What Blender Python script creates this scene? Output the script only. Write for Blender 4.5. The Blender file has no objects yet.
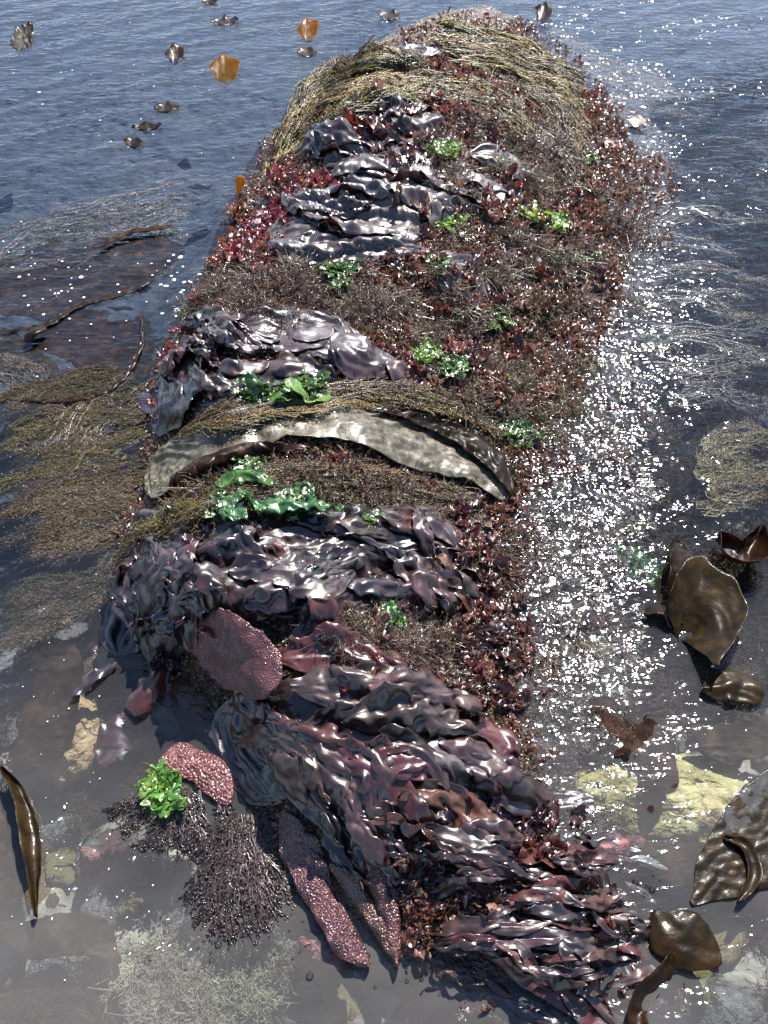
import bpy, math, random
import numpy as np
from mathutils import Vector
R = math.radians
rnd = random.Random(7)
rng = np.random.default_rng(11)
S = bpy.context.scene
COL = S.collection

# ------------------------------------------------------------------ camera
CH, PITCH, FPX = 1.45, R(50), 887.0
cam = bpy.data.cameras.new('camera'); co = bpy.data.objects.new('camera', cam); COL.objects.link(co)
co.location = (0, 0, CH); co.rotation_euler = (R(90) - PITCH, 0, 0)
cam.sensor_fit = 'VERTICAL'; cam.sensor_height = 24; cam.lens = 24 * FPX / 1024
cam.clip_start = 0.02; cam.clip_end = 2000
S.camera = co
F_ = np.array([0, math.cos(PITCH), -math.sin(PITCH)]); U_ = np.array([0, math.sin(PITCH), math.cos(PITCH)]); X_ = np.array([1., 0, 0])

def ray(px, py):
    px = np.asarray(px, float); py = np.asarray(py, float)
    d = F_ * FPX + X_ * (px[..., None] - 384) + U_ * (512 - py[..., None])
    return d
def P(px, py, z=0.0):
    d = ray(px, py); t = (np.asarray(z) - CH) / d[..., 2]
    return d[..., 0] * t, d[..., 1] * t

# ------------------------------------------------------------------ noise
def _h(ix, iy, s):
    n = (ix.astype(np.int64) * 374761393 + iy.astype(np.int64) * 668265263 + s * 1274126177) & 0xffffffff
    n = ((n ^ (n >> 13)) * 1274126177) & 0xffffffff
    return ((n ^ (n >> 16)) & 0xffff) / 65535.0
def gn(x, y, s=0):
    x = np.asarray(x, float); y = np.asarray(y, float); x, y = np.broadcast_arrays(x, y)
    xi = np.floor(x); yi = np.floor(y); fx = x - xi; fy = y - yi
    u = fx * fx * fx * (fx * (fx * 6 - 15) + 10); v = fy * fy * fy * (fy * (fy * 6 - 15) + 10)
    def g(ox, oy):
        a = _h(xi + ox, yi + oy, s) * 6.2831853
        return np.cos(a) * (fx - ox) + np.sin(a) * (fy - oy)
    a = g(0, 0); b = g(1, 0); c = g(0, 1); d = g(1, 1)
    return 1.5 * ((a * (1 - u) + b * u) * (1 - v) + (c * (1 - u) + d * u) * v)
def fbm(x, y, s=0, o=4):
    r = 0; a = 1.; t = 0
    for k in range(o):
        r = r + a * gn(x * 2**k, y * 2**k, s + k * 17); t += a; a *= .5
    return r / t
def ridged(x, y, s=0): return 1 - np.minimum(1, np.abs(gn(x, y, s)) * 2.2)
def sm(a, b, x):
    t = np.clip((x - a) / (b - a), 0, 1); return t * t * (3 - 2 * t)

# ------------------------------------------------------------------ the ridge under the weed
EDGE = [(20,430,535),(34,400,552),(60,350,580),(100,300,605),(150,262,630),(200,240,640),(250,218,630),(300,195,605),(350,165,590),(400,140,572),
        (450,138,540),(500,132,526),(550,112,512),(600,108,505),(650,140,508),(700,205,520),(750,228,535),(800,250,570),(850,275,592),(900,335,600),(950,395,600),(1000,470,600),(1024,490,600)]
_e = np.array(EDGE, float)
_, ey = P(_e[:, 1], _e[:, 0]); exl, _ = P(_e[:, 1], _e[:, 0]); exr, _ = P(_e[:, 2], _e[:, 0])
hm = np.interp(_e[:, 0], [20, 60, 150, 400, 650, 760, 850, 930, 1024], [.05, .12, .16, .16, .15, .11, .05, .012, -.005])
o_ = np.argsort(ey); ey = ey[o_]; exl = exl[o_]; exr = exr[o_]; hm = hm[o_]
def H0(x, y):
    xl = np.interp(y, ey, exl) + .022 * gn(y * 7, y * 0 + .3, 41); xr = np.interp(y, ey, exr) + .05 * gn(y * 6, y * 0 + 5.3, 42); h = np.interp(y, ey, hm)
    t = (x - xl) / (xr - xl)
    p = sm(-.02, .26, t) * (1 - .92 * sm(.45, .90, t)) 
    z = h * p - .02 * (1 - sm(-.05, .05, t))
    z = z - .42 * sm(0, 1, (xl - x) / .26) - (.16 + .12 * (1 - sm(.7, 1.1, y))) * sm(0, 1, (x - xr) / (.5 - .25 * (1 - sm(.7, 1.1, y)))) - .022 * sm(.80, 1.0, t)
    z = z - .6 * sm(.25, .8, xl - x) - .5 * sm(.45, 1.1, x - xr)
    e = np.maximum(y - ey[-1], 0); z = z - .5 * np.minimum(e, .6) - .10 * sm(0, .15, e)
    e = np.maximum(ey[0] - y, 0); z = z - .9 * np.minimum(e, .6)
    return z
def H(x, y):
    a = sm(-.12, .03, H0(x, y))
    return H0(x, y) + a * (.020 * fbm(x * 7, y * 7, 3, 3) + .005 * gn(x * 26, y * 26, 9))
def bed(x, y):
    far = sm(0, 1, (y - 1.0) / 2.0)
    left = sm(0, 1, (np.interp(y, ey, exl) - x) / .5)
    d = .085 + left * (.05 + .14 * sm(.7, 1.5, y)) + .15 * far + .06 * sm(.7, 1.4, y)
    return -d + .035 * fbm(x * 3, y * 3, 21, 4) + .012 * gn(x * 17, y * 17, 5) + .006 * gn(x * 40, y * 40, 6)
def H0c(x, y): return np.maximum(H0(x, y), -.03)
def G(px, py, f=H0c, add=0.0):
    px = np.asarray(px, float); py = np.asarray(py, float)
    z = np.zeros(np.broadcast(px, py).shape)
    for k in range(22):
        x, y = P(px, py, z); z = z + .45 * (f(x, y) + add - z)
    x, y = P(px, py, z)
    return x, y

# ------------------------------------------------------------------ mesh helpers
def mesh(name, v, f, mat, uv=None, smooth=True, tri=False, col=None):
    v = np.asarray(v, np.float32).reshape(-1, 3); f = np.asarray(f, np.int32)
    me = bpy.data.meshes.new(name); n = f.shape[1]
    me.vertices.add(len(v)); me.vertices.foreach_set('co', v.ravel())
    me.loops.add(f.size); me.loops.foreach_set('vertex_index', f.ravel())
    me.polygons.add(len(f)); me.polygons.foreach_set('loop_start', np.arange(0, f.size, n, dtype=np.int32))
    if smooth: me.polygons.foreach_set('use_smooth', np.ones(len(f), bool))
    if uv is not None:
        l = me.uv_layers.new(name='UVMap'); l.data.foreach_set('uv', np.asarray(uv, np.float32)[f.ravel()].ravel())
    if col is not None:
        a = me.attributes.new('tint', 'FLOAT', 'POINT'); a.data.foreach_set('value', np.asarray(col, np.float32))
    me.update(calc_edges=True); me.validate()
    me.materials.append(mat)
    return me
def put(name, me, loc=(0, 0, 0), parent=None, label=None, cat=None, group=None, kind=None):
    o = bpy.data.objects.new(name, me); COL.objects.link(o); o.location = loc
    if parent is not None: o.parent = parent
    return tag(o, label, cat, group, kind)
def tag(o, label=None, cat=None, group=None, kind=None):
    if label: o['label'] = label
    if cat: o['category'] = cat
    if group: o['group'] = group
    if kind: o['kind'] = kind
    return o
def gridf(nu, nv):
    i = np.arange(nu - 1)[:, None] * nv + np.arange(nv - 1)[None]
    i = i.ravel(); return np.stack([i, i + 1, i + nv + 1, i + nv], 1)
def catmull(p, n):
    p = np.asarray(p, float); m = len(p)
    if m == 2: return p[0] + (p[1] - p[0]) * np.linspace(0, 1, n)[:, None]
    q = np.vstack([2 * p[0] - p[1], p, 2 * p[-1] - p[-2]])
    t = np.linspace(0, m - 1 - 1e-9, n); k = t.astype(int); t = (t - k)[:, None]
    a, b, c, d = q[k], q[k + 1], q[k + 2], q[k + 3]
    return .5 * (2 * b + (c - a) * t + (2 * a - 5 * b + 4 * c - d) * t**2 + (3 * b - a - 3 * c + d) * t**3)
def centred(v):
    c = np.array([(v[:, 0].min() + v[:, 0].max()) / 2, (v[:, 1].min() + v[:, 1].max()) / 2, v[:, 2].min()])
    return v - c, tuple(float(a) for a in c)

def tubes_vf(pts, rad, k=3):
    """pts (M,N,3), rad (M,N) -> verts, quads"""
    M, N, _ = pts.shape
    t = np.gradient(pts, axis=1); t /= np.linalg.norm(t, axis=2, keepdims=True) + 1e-9
    ref = np.zeros_like(t); ref[..., 2] = 1; ref[..., 0] = .3
    a = np.cross(t, ref); a /= np.linalg.norm(a, axis=2, keepdims=True) + 1e-9
    b = np.cross(t, a)
    th = np.arange(k) * 2 * np.pi / k
    v = pts[:, :, None] + rad[:, :, None, None] * (np.cos(th)[None, None, :, None] * a[:, :, None] + np.sin(th)[None, None, :, None] * b[:, :, None])
    idx = np.arange(M * N * k).reshape(M, N, k); nx = np.roll(idx, -1, axis=2)
    f = np.stack([idx[:, :-1], nx[:, :-1], nx[:, 1:], idx[:, 1:]], -1).reshape(-1, 4)
    return v.reshape(-1, 3), f
def leaves_vf(c, d, n, L, W, curl, seed, nu=5, nv=4, ruf=.25, lobes=0.0):
    """M ruffled leaf patches. c,d,n (M,3), L,W,curl (M)"""
    M = len(c); u = np.linspace(0, 1, nu); w = np.linspace(-1, 1, nv)
    s = np.cross(d, n); s /= np.linalg.norm(s, axis=1, keepdims=True) + 1e-9
    r = np.random.default_rng(seed)
    prof = np.sin(np.pi * np.clip(u * .86 + .1, 0, 1)) ** .7
    j = 1 + lobes * r.uniform(-1, 1, (M, nu, nv))
    U = u[None, :, None]; Wv = w[None, None, :] * prof[None, :, None] * j
    a = U * curl[:, None, None]
    fwd = np.sin(a) / np.maximum(np.abs(curl[:, None, None]), .05) * np.sign(curl[:, None, None] + 1e-9)
    up = (1 - np.cos(a)) / np.maximum(np.abs(curl[:, None, None]), .05) * np.sign(curl[:, None, None] + 1e-9)
    up = up + ruf * r.uniform(-1, 1, (M, nu, nv)) * np.abs(w)[None, None, :] + .12 * r.uniform(-1, 1, (M, nu, 1))
    v = c[:, None, None] + d[:, None, None] * (L[:, None, None] * fwd)[..., None] + n[:, None, None] * (L[:, None, None] * up)[..., None] \
        + s[:, None, None] * (W[:, None, None] * Wv)[..., None]
    base = np.arange(M)[:, None] * (nu * nv)
    f = (gridf(nu, nv)[None] + base[..., None]).reshape(-1, 4)
    return v.reshape(-1, 3), f
def unit(a): return a / (np.linalg.norm(a, axis=-1, keepdims=True) + 1e-9)

# ------------------------------------------------------------------ materials
def newmat(name):
    m = bpy.data.materials.new(name); m.use_nodes = True; nt = m.node_tree; nt.nodes.clear()
    out = nt.nodes.new('ShaderNodeOutputMaterial'); return m, nt, out
def N(nt, t, **k):
    n = nt.nodes.new('ShaderNode' + t)
    for a, b in k.items():
        if a.startswith('i_'):
            key = a[2:]; n.inputs[int(key) if key.isdigit() else key.replace('_', ' ')].default_value = b
        else: setattr(n, a, b)
    return n
def c4(c): return (*c, 1)
def ramp(nt, fac, stops):
    r = nt.nodes.new('ShaderNodeValToRGB'); e = r.color_ramp.elements
    while len(e) < len(stops): e.new(.5)
    for q, (p, c) in zip(e, stops): q.position = p; q.color = c4(c)
    nt.links.new(fac, r.inputs[0]); return r
def weed_mat(name, cols, scale=14, rough=.35, coat=1., coatr=.12, trans=.25, tcol=(.25, .05, .03), bump=.3, bscale=120, bdist=.002, spec=.5, aniso=None, vor=None, tintvar=.3):
    m, nt, out = newmat(name); L = nt.links.new
    tc = N(nt, 'TexCoord'); oi = N(nt, 'ObjectInfo')
    add = N(nt, 'VectorMath', operation='ADD'); L(tc.outputs['Object'], add.inputs[0])
    mul = N(nt, 'VectorMath', operation='SCALE'); mul.inputs['Scale'].default_value = 13.
    cb = N(nt, 'CombineXYZ'); L(oi.outputs['Random'], cb.inputs[0]); L(oi.outputs['Random'], cb.inputs[1]); L(cb.outputs[0], mul.inputs[0]); L(mul.outputs[0], add.inputs[1])
    nz = N(nt, 'TexNoise', i_Scale=scale, i_Detail=5., i_Roughness=.65); L(add.outputs[0], nz.inputs['Vector'])
    k = len(cols); r = ramp(nt, nz.outputs['Fac'], [(.32 + .36 * i / max(1, k - 1), c) for i, c in enumerate(cols)])
    # per-thing lightness / hue
    hs = N(nt, 'HueSaturation'); mr = N(nt, 'MapRange', i_3=1 - tintvar, i_4=1 + tintvar); L(oi.outputs['Random'], mr.inputs[0]); L(mr.outputs[0], hs.inputs['Value'])
    mh = N(nt, 'MapRange', i_3=.5 - .03, i_4=.5 + .03)
    fr = N(nt, 'Math', operation='FRACT'); m7 = N(nt, 'Math', operation='MULTIPLY', i_1=7.31); L(oi.outputs['Random'], m7.inputs[0]); L(m7.outputs[0], fr.inputs[0]); L(fr.outputs[0], mh.inputs[0]); L(mh.outputs[0], hs.inputs['Hue'])
    L(r.outputs[0], hs.inputs['Color'])
    n2 = N(nt, 'TexNoise', i_Scale=bscale, i_Detail=3., i_Distortion=.6); L(add.outputs[0], n2.inputs['Vector'])
    hgt = n2.outputs['Fac']
    if vor:
        vo = N(nt, 'TexVoronoi', feature='SMOOTH_F1', i_Scale=vor, i_Smoothness=.5); L(add.outputs[0], vo.inputs['Vector'])
        inv = N(nt, 'Math', operation='MULTIPLY_ADD', i_1=-1.6, i_2=1.2); L(vo.outputs['Distance'], inv.inputs[0])
        ad = N(nt, 'Math', operation='ADD'); L(inv.outputs[0], ad.inputs[0]); sc = N(nt, 'Math', operation='MULTIPLY', i_1=.3); L(hgt, sc.inputs[0]); L(sc.outputs[0], ad.inputs[1]); hgt = ad.outputs[0]
    bp = N(nt, 'Bump', i_Strength=bump, i_Distance=bdist); L(hgt, bp.inputs['Height'])
    p = N(nt, 'BsdfPrincipled', i_Roughness=rough, i_IOR=1.45)
    cr_ = N(nt, 'MapRange', i_1=.35, i_2=.68, i_3=coatr * .55, i_4=min(.6, coatr * 1.9)); n3 = N(nt, 'TexNoise', i_Scale=scale * 1.7, i_Detail=3.); L(add.outputs[0], n3.inputs['Vector']); L(n3.outputs['Fac'], cr_.inputs[0]); L(cr_.outputs[0], p.inputs['Coat Roughness'])
    p.inputs['Coat Weight'].default_value = coat; p.inputs['Coat IOR'].default_value = 1.4
    p.inputs['Specular IOR Level'].default_value = spec
    L(hs.outputs[0], p.inputs['Base Color']); L(bp.outputs[0], p.inputs['Normal']); L(bp.outputs[0], p.inputs['Coat Normal'])
    last = p.outputs[0]
    if trans > 0:
        t = N(nt, 'BsdfTranslucent'); t.inputs[0].default_value = c4(tcol); mx = N(nt, 'MixShader', i_0=trans)
        L(last, mx.inputs[1]); L(t.outputs[0], mx.inputs[2]); last = mx.outputs[0]
    L(last, out.inputs[0]); return m

M = {}
M['laver'] = weed_mat('laver', [(.016, .007, .008), (.034, .015, .015), (.085, .038, .030)], scale=14, rough=.34, coatr=.30, spec=.7, trans=.16, tcol=(.22, .04, .04), bump=.35, bscale=110, bdist=.0012)
M['laver_blue'] = weed_mat('laver_blue', [(.010, .006, .008), (.024, .014, .017), (.060, .030, .030)], scale=14, rough=.34, coatr=.22, spec=.6, trans=.12, tcol=(.12, .03, .06), bump=.35, bscale=110, bdist=.0012)
M['laver_red'] = weed_mat('laver_red', [(.04, .014, .014), (.075, .025, .022), (.12, .045, .035)], scale=12, rough=.32, coatr=.15, trans=.2, tcol=(.22, .035, .022), bump=.35, bscale=110, bdist=.0012)
M['laver_pale'] = weed_mat('laver_pale', [(.03, .017, .019), (.06, .034, .034), (.11, .068, .062)], scale=12, rough=.3, coatr=.27, spec=.7, trans=.22, tcol=(.35, .16, .12), bump=.35, bscale=110, bdist=.0012)
M['laver_sky_sheen'] = weed_mat('laver_sky_sheen', [(.03, .02, .022), (.065, .046, .05), (.13, .09, .09)], scale=12, rough=.34, coatr=.36, spec=.8, trans=.18, tcol=(.35, .16, .12), bump=.3, bscale=90, bdist=.0015)  # paler, greyer laver base: the sky's silver sheen is put into the colour
M['dulse'] = weed_mat('dulse', [(.045, .022, .017), (.13, .062, .048), (.30, .19, .16)], scale=35, rough=.35, coatr=.15, trans=.25, tcol=(.34, .11, .07), bump=.3)
M['dulse_pink'] = weed_mat('dulse_pink', [(.07, .015, .022), (.12, .028, .038), (.22, .085, .085)], scale=35, rough=.35, coatr=.15, trans=.25, tcol=(.35, .06, .07), bump=.3)
M['dulse_rust'] = weed_mat('dulse_rust', [(.10, .04, .024), (.17, .085, .06), (.30, .21, .17)], scale=35, rough=.35, coatr=.15, trans=.25, tcol=(.32, .13, .08), bump=.3)
M['brown'] = weed_mat('brown', [(.05, .036, .022), (.105, .078, .048), (.20, .155, .10)], scale=30, rough=.4, coat=1, coatr=.16, trans=.0, bump=.2)
M['brown_red'] = weed_mat('brown_red', [(.05, .027, .02), (.09, .052, .036), (.17, .105, .075)], scale=30, rough=.4, coat=1, coatr=.15, trans=.0, bump=.2)
M['olive'] = weed_mat('olive', [(.085, .060, .012), (.15, .108, .026), (.24, .18, .055)], scale=25, rough=.45, coat=.45, coatr=.22, trans=.0, bump=.2)
M['olive_dark'] = weed_mat('olive_dark', [(.045, .032, .014), (.085, .062, .026), (.14, .11, .05)], scale=25, rough=.45, coat=.5, coatr=.2, trans=.0, bump=.2)
M['green'] = weed_mat('green', [(.012, .038, .008), (.028, .085, .014), (.10, .20, .045)], scale=30, rough=.3, coatr=.2, trans=.25, tcol=(.12, .22, .03), bump=.4)
M['green_yellow'] = weed_mat('green_yellow', [(.04, .10, .012), (.09, .19, .03), (.17, .29, .07)], scale=30, rough=.3, coatr=.12, trans=.35, tcol=(.3, .45, .05), bump=.4)
M['kelp'] = weed_mat('kelp', [(.006, .003, .001), (.016, .008, .003), (.036, .017, .005)], scale=26, rough=.4, coat=.2, spec=.15, coatr=.15, trans=.22, tcol=(.20, .07, .008), bump=.4, bscale=85)
M['kelp_gold'] = weed_mat('kelp_gold', [(.08, .04, .003), (.14, .075, .006), (.20, .11, .01)], scale=30, rough=.4, coat=.12, spec=.15, coatr=.12, trans=.65, tcol=(.85, .45, .06), bump=.15, bscale=30)
M['kelp_sub'] = weed_mat('kelp_sub', [(.010, .007, .005), (.03, .019, .012), (.09, .058, .034)], scale=24, rough=.9, coat=.0, spec=.05, trans=.2, tcol=(.20, .11, .04), bump=.15)
M['kelp_bleached'] = weed_mat('kelp_bleached', [(.020, .016, .009), (.052, .043, .026), (.105, .092, .062), (.21, .195, .15)], scale=48, rough=.45, coat=.5, spec=.4, coatr=.25, trans=.1, tcol=(.35, .28, .12), bump=.5, bscale=70, bdist=.003)
M['towel'] = weed_mat('towel', [(.045, .012, .012), (.085, .026, .023), (.16, .065, .052)], scale=22, rough=.34, coatr=.16, trans=.06, tcol=(.4, .05, .04), bump=.8, bdist=.0016, vor=330)
M['towel_dark'] = weed_mat('towel_dark', [(.03, .009, .009), (.06, .019, .017), (.11, .045, .038)], scale=12, rough=.3, coatr=.12, trans=.06, tcol=(.4, .05, .04), bump=1., bdist=.002, vor=300)
M['towel_pink'] = weed_mat('towel_pink', [(.08, .028, .022), (.14, .05, .04), (.24, .11, .09)], scale=12, rough=.35, coatr=.14, trans=.1, tcol=(.5, .1, .08), bump=.8, bdist=.003, vor=220)
M['black_tuft'] = weed_mat('black_tuft', [(.018, .012, .012), (.035, .024, .022), (.07, .05, .045)], scale=30, rough=.25, coatr=.08, trans=0, bump=.3)
M['drowned_brown'] = weed_mat('drowned_brown', [(.02, .014, .01), (.045, .033, .022), (.08, .06, .04)], scale=20, rough=.8, coat=0, spec=.1, trans=0, bump=.2)
M['pale_weed'] = weed_mat('pale_weed', [(.14, .125, .08), (.22, .20, .13), (.30, .27, .18)], scale=20, rough=.6, coat=0, trans=0, bump=.2)
M['rock_pale'] = weed_mat('rock_pale', [(.16, .115, .04), (.40, .31, .13), (.60, .52, .28)], scale=16, rough=.7, coat=0, trans=0, bump=1., bscale=60, bdist=.01, tintvar=.1)
M['rock_pink'] = weed_mat('rock_pink', [(.10, .04, .04), (.22, .085, .08), (.30, .15, .13)], scale=16, rough=.7, coat=0, trans=0, bump=1., bscale=60, bdist=.01, tintvar=.1)
M['stone_grey'] = weed_mat('stone_grey', [(.05, .048, .045), (.12, .115, .105), (.22, .21, .19)], scale=3, rough=.8, coat=0, trans=0, bump=.6, bscale=12, bdist=.2, tintvar=.3)
M['stone_brown'] = weed_mat('stone_brown', [(.035, .025, .018), (.08, .06, .04), (.15, .115, .08)], scale=3, rough=.8, coat=0, trans=0, bump=.6, bscale=12, bdist=.2, tintvar=.3)
M['ridge'] = weed_mat('ridge', [(.018, .010, .008), (.045, .024, .017), (.085, .05, .032)], scale=22, rough=.5, coat=.4, coatr=.2, trans=0, bump=1., bscale=90, bdist=.012)

def turf_mat():
    m = weed_mat('turf', [(.05, .035, .022), (.10, .058, .038), (.15, .095, .062), (.11, .085, .055), (.32, .22, .17)], scale=11, rough=.35, coat=.9, coatr=.14, trans=.2, tcol=(.3, .09, .04), bump=.3)
    return m
M['turf'] = turf_mat()

def seabed_mat():
    m, nt, out = newmat('seabed_mud'); L = nt.links.new
    tc = N(nt, 'TexCoord'); n = N(nt, 'TexNoise', i_Scale=5.5, i_Detail=9., i_Roughness=.65, i_Distortion=1.2); L(tc.outputs['Object'], n.inputs['Vector'])
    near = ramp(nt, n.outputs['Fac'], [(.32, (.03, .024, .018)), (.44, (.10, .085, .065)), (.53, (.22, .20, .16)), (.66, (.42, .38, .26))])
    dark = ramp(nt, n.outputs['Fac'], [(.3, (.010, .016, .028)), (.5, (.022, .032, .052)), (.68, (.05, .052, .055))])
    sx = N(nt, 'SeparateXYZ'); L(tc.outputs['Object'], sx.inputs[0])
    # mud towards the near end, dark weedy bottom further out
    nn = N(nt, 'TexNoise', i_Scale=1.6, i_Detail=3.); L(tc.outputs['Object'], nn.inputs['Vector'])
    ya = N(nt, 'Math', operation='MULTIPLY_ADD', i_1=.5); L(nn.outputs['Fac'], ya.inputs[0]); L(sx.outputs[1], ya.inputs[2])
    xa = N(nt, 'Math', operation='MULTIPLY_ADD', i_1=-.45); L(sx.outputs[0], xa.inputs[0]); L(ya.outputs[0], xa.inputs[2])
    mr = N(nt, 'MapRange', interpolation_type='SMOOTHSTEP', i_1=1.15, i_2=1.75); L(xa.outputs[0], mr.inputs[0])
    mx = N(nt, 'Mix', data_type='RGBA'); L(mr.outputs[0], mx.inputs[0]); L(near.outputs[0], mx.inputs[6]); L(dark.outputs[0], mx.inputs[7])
    b = N(nt, 'TexNoise', i_Scale=60., i_Detail=4.); L(tc.outputs['Object'], b.inputs['Vector'])
    bp = N(nt, 'Bump', i_Strength=.6, i_Distance=.01); L(b.outputs['Fac'], bp.inputs['Height'])
    p = N(nt, 'BsdfPrincipled', i_Roughness=.85); L(mx.outputs[2], p.inputs['Base Color']); L(bp.outputs[0], p.inputs['Normal'])
    L(p.outputs[0], out.inputs[0]); return m
def water_mat():
    m, nt, out = newmat('sea_water'); L = nt.links.new
    tc = N(nt, 'TexCoord')
    # flow-stretched ripples
    mp = N(nt, 'Mapping', i_Rotation=(0, 0, R(-28)), i_Scale=(1, 2.6, 1)); L(tc.outputs['Object'], mp.inputs[0])
    n1 = N(nt, 'TexNoise', i_Scale=17., i_Detail=2.5, i_Roughness=.55, i_Distortion=.4); L(mp.outputs[0], n1.inputs['Vector'])
    n2 = N(nt, 'TexNoise', i_Scale=62., i_Detail=0.5, i_Distortion=.2); L(tc.outputs['Object'], n2.inputs['Vector'])
    b1 = N(nt, 'Bump', i_Strength=.55, i_Distance=.0085); L(n1.outputs['Fac'], b1.inputs['Height'])
    at = N(nt, 'Attribute', attribute_name='tint')          # how broken the surface is (over shallow weed)
    st = N(nt, 'MapRange', i_3=.10, i_4=.95); L(at.outputs['Fac'], st.inputs[0])
    b2 = N(nt, 'Bump', i_Distance=.004); L(st.outputs[0], b2.inputs['Strength']); L(n2.outputs['Fac'], b2.inputs['Height']); L(b1.outputs[0], b2.inputs['Normal'])
    fr = N(nt, 'Fresnel', i_IOR=1.36); L(b2.outputs[0], fr.inputs['Normal'])
    gl = N(nt, 'BsdfGlossy'); rg = N(nt, 'MapRange', i_3=.035, i_4=.11); L(at.outputs['Fac'], rg.inputs[0]); L(rg.outputs[0], gl.inputs['Roughness']); L(b2.outputs[0], gl.inputs['Normal']); gl.inputs[0].default_value = (.92, .92, 1, 1)
    tr = N(nt, 'BsdfTransparent'); tr.inputs[0].default_value = (.76, .81, .86, 1)
    df = N(nt, 'BsdfDiffuse'); df.inputs[0].default_value = (.36, .34, .32, 1)
    # suspended silt: thicker clouds near the shore end
    nz = N(nt, 'TexNoise', i_Scale=3., i_Detail=5., i_Distortion=.8); L(tc.outputs['Object'], nz.inputs['Vector'])
    sx = N(nt, 'SeparateXYZ'); L(tc.outputs['Object'], sx.inputs[0])
    ys = N(nt, 'MapRange', interpolation_type='SMOOTHSTEP', i_1=.2, i_2=1.2, i_3=.15, i_4=.012); L(sx.outputs[1], ys.inputs[0])
    zz = N(nt, 'MapRange', i_1=.3, i_2=.7, i_3=.5, i_4=1.3); L(nz.outputs['Fac'], zz.inputs[0])
    mm = N(nt, 'Math', operation='MULTIPLY'); L(ys.outputs[0], mm.inputs[0]); L(zz.outputs[0], mm.inputs[1])
    m1 = N(nt, 'MixShader'); L(mm.outputs[0], m1.inputs[0]); L(tr.outputs[0], m1.inputs[1]); L(df.outputs[0], m1.inputs[2])
    m2 = N(nt, 'MixShader'); L(fr.outputs[0], m2.inputs[0]); L(m1.outputs[0], m2.inputs[1]); L(gl.outputs[0], m2.inputs[2])
    L(m2.outputs[0], out.inputs[0]); return m
def simple(name, col, rough=.5, coat=0):
    m, nt, out = newmat(name); p = N(nt, 'BsdfPrincipled', i_Roughness=rough); p.inputs[0].default_value = c4(col); p.inputs['Coat Weight'].default_value = coat
    n = N(nt, 'TexNoise', i_Scale=200.); b = N(nt, 'Bump', i_Strength=.2, i_Distance=.001); nt.links.new(n.outputs['Fac'], b.inputs['Height']); nt.links.new(b.outputs[0], p.inputs['Normal'])
    nt.links.new(p.outputs[0], out.inputs[0]); return m
M['foam'] = simple('foam', (.62, .62, .60), .4)
def bubble_mat():
    m, nt, out = newmat('bubble_film'); L = nt.links.new
    fr = N(nt, 'Fresnel', i_IOR=1.6); gl = N(nt, 'BsdfGlossy', i_Roughness=.05); tr = N(nt, 'BsdfTransparent'); tr.inputs[0].default_value = (.8, .8, .8, 1)
    mx = N(nt, 'MixShader'); L(fr.outputs[0], mx.inputs[0]); L(tr.outputs[0], mx.inputs[1]); L(gl.outputs[0], mx.inputs[2]); L(mx.outputs[0], out.inputs[0]); return m
M['bubble'] = bubble_mat()

# ------------------------------------------------------------------ setting
def axis(lo, a, b, hi, step, grow=1.18):
    v = list(np.arange(a, b, step)); s = step; x = v[-1]
    while x < hi: s *= grow; x += s; v.append(x)
    s = step; x = v[0]; pre = []
    while x > lo: s *= grow; x -= s; pre.append(x)
    return np.array(pre[::-1] + v)
xs = axis(-120, -1.7, 1.9, 120, .012); ys = axis(-60, .0, 4.2, 200, .012)
Xg, Yg = np.meshgrid(xs, ys, indexing='ij')
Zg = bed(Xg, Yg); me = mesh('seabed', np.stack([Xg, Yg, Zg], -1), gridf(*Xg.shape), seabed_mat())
put('seabed', me, kind='structure')
# ridge
xs = np.arange(-1.2, 1.5, .008); ys = np.arange(.05, 4.3, .008)
Xg, Yg = np.meshgrid(xs, ys, indexing='ij')
Zg = H(Xg, Yg) - .003 + .005 * gn(Xg * 60, Yg * 60, 4)
me = mesh('rock_ridge', np.stack([Xg, Yg, np.maximum(Zg, -.9)], -1), gridf(*Xg.shape)[:, ::-1], M['ridge'])
put('rock_ridge', me, kind='structure')
# water
def rough_mask(x, y):
    xr = np.interp(y, ey, exr); xl = np.interp(y, ey, exl); w = xr - xl
    a = sm(.55, .75, (x - xl) / w) * (1 - .75 * sm(1.5, 2.3, y)) * (1 - sm(.10, .34, x - xr)) * sm(.55, .8, y + .4 * gn(x * 3, y * 3, 8)) 
    b = .55 * sm(.05, .5, gn((x + .6 * y) * 1.6 + 4, (y - .5 * x) * 4.5, 12) + .15) * sm(1.3, 2.2, y)
    b = b + .55 * (1 - sm(.5, .75, y)) * sm(.0, .12, x - .06) * (1 - sm(.35, .6, x)) * sm(-.2, .3, gn(x * 5, y * 5, 14) + .1)
    return np.clip(a * (1 - .5 * sm(2.6, 3.6, y)) + b, 0, 1)
xs = axis(-120, -2.5, 2.6, 120, .010, 1.06); ys = axis(-60, .05, 4.8, 200, .009, 1.06)
Xg, Yg = np.meshgrid(xs, ys, indexing='ij')
rm = rough_mask(Xg, Yg)
ca, sa = math.cos(R(28)), math.sin(R(28)); A = Xg * ca + Yg * sa; B = -Xg * sa + Yg * ca
fade = 1 / (1 + .15 * np.maximum(Yg - 4, 0))
Zg = (.0032 * gn(A * 4, B * 11, 31) + .0016 * gn(A * 11, B * 24, 32) + rm * .0028 * gn(Xg * 34, Yg * 34, 33)) * fade
put('water', mesh('water', np.stack([Xg, Yg, Zg], -1), gridf(*Xg.shape)[:, ::-1], water_mat(), col=rm.ravel()), kind='structure')

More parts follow.
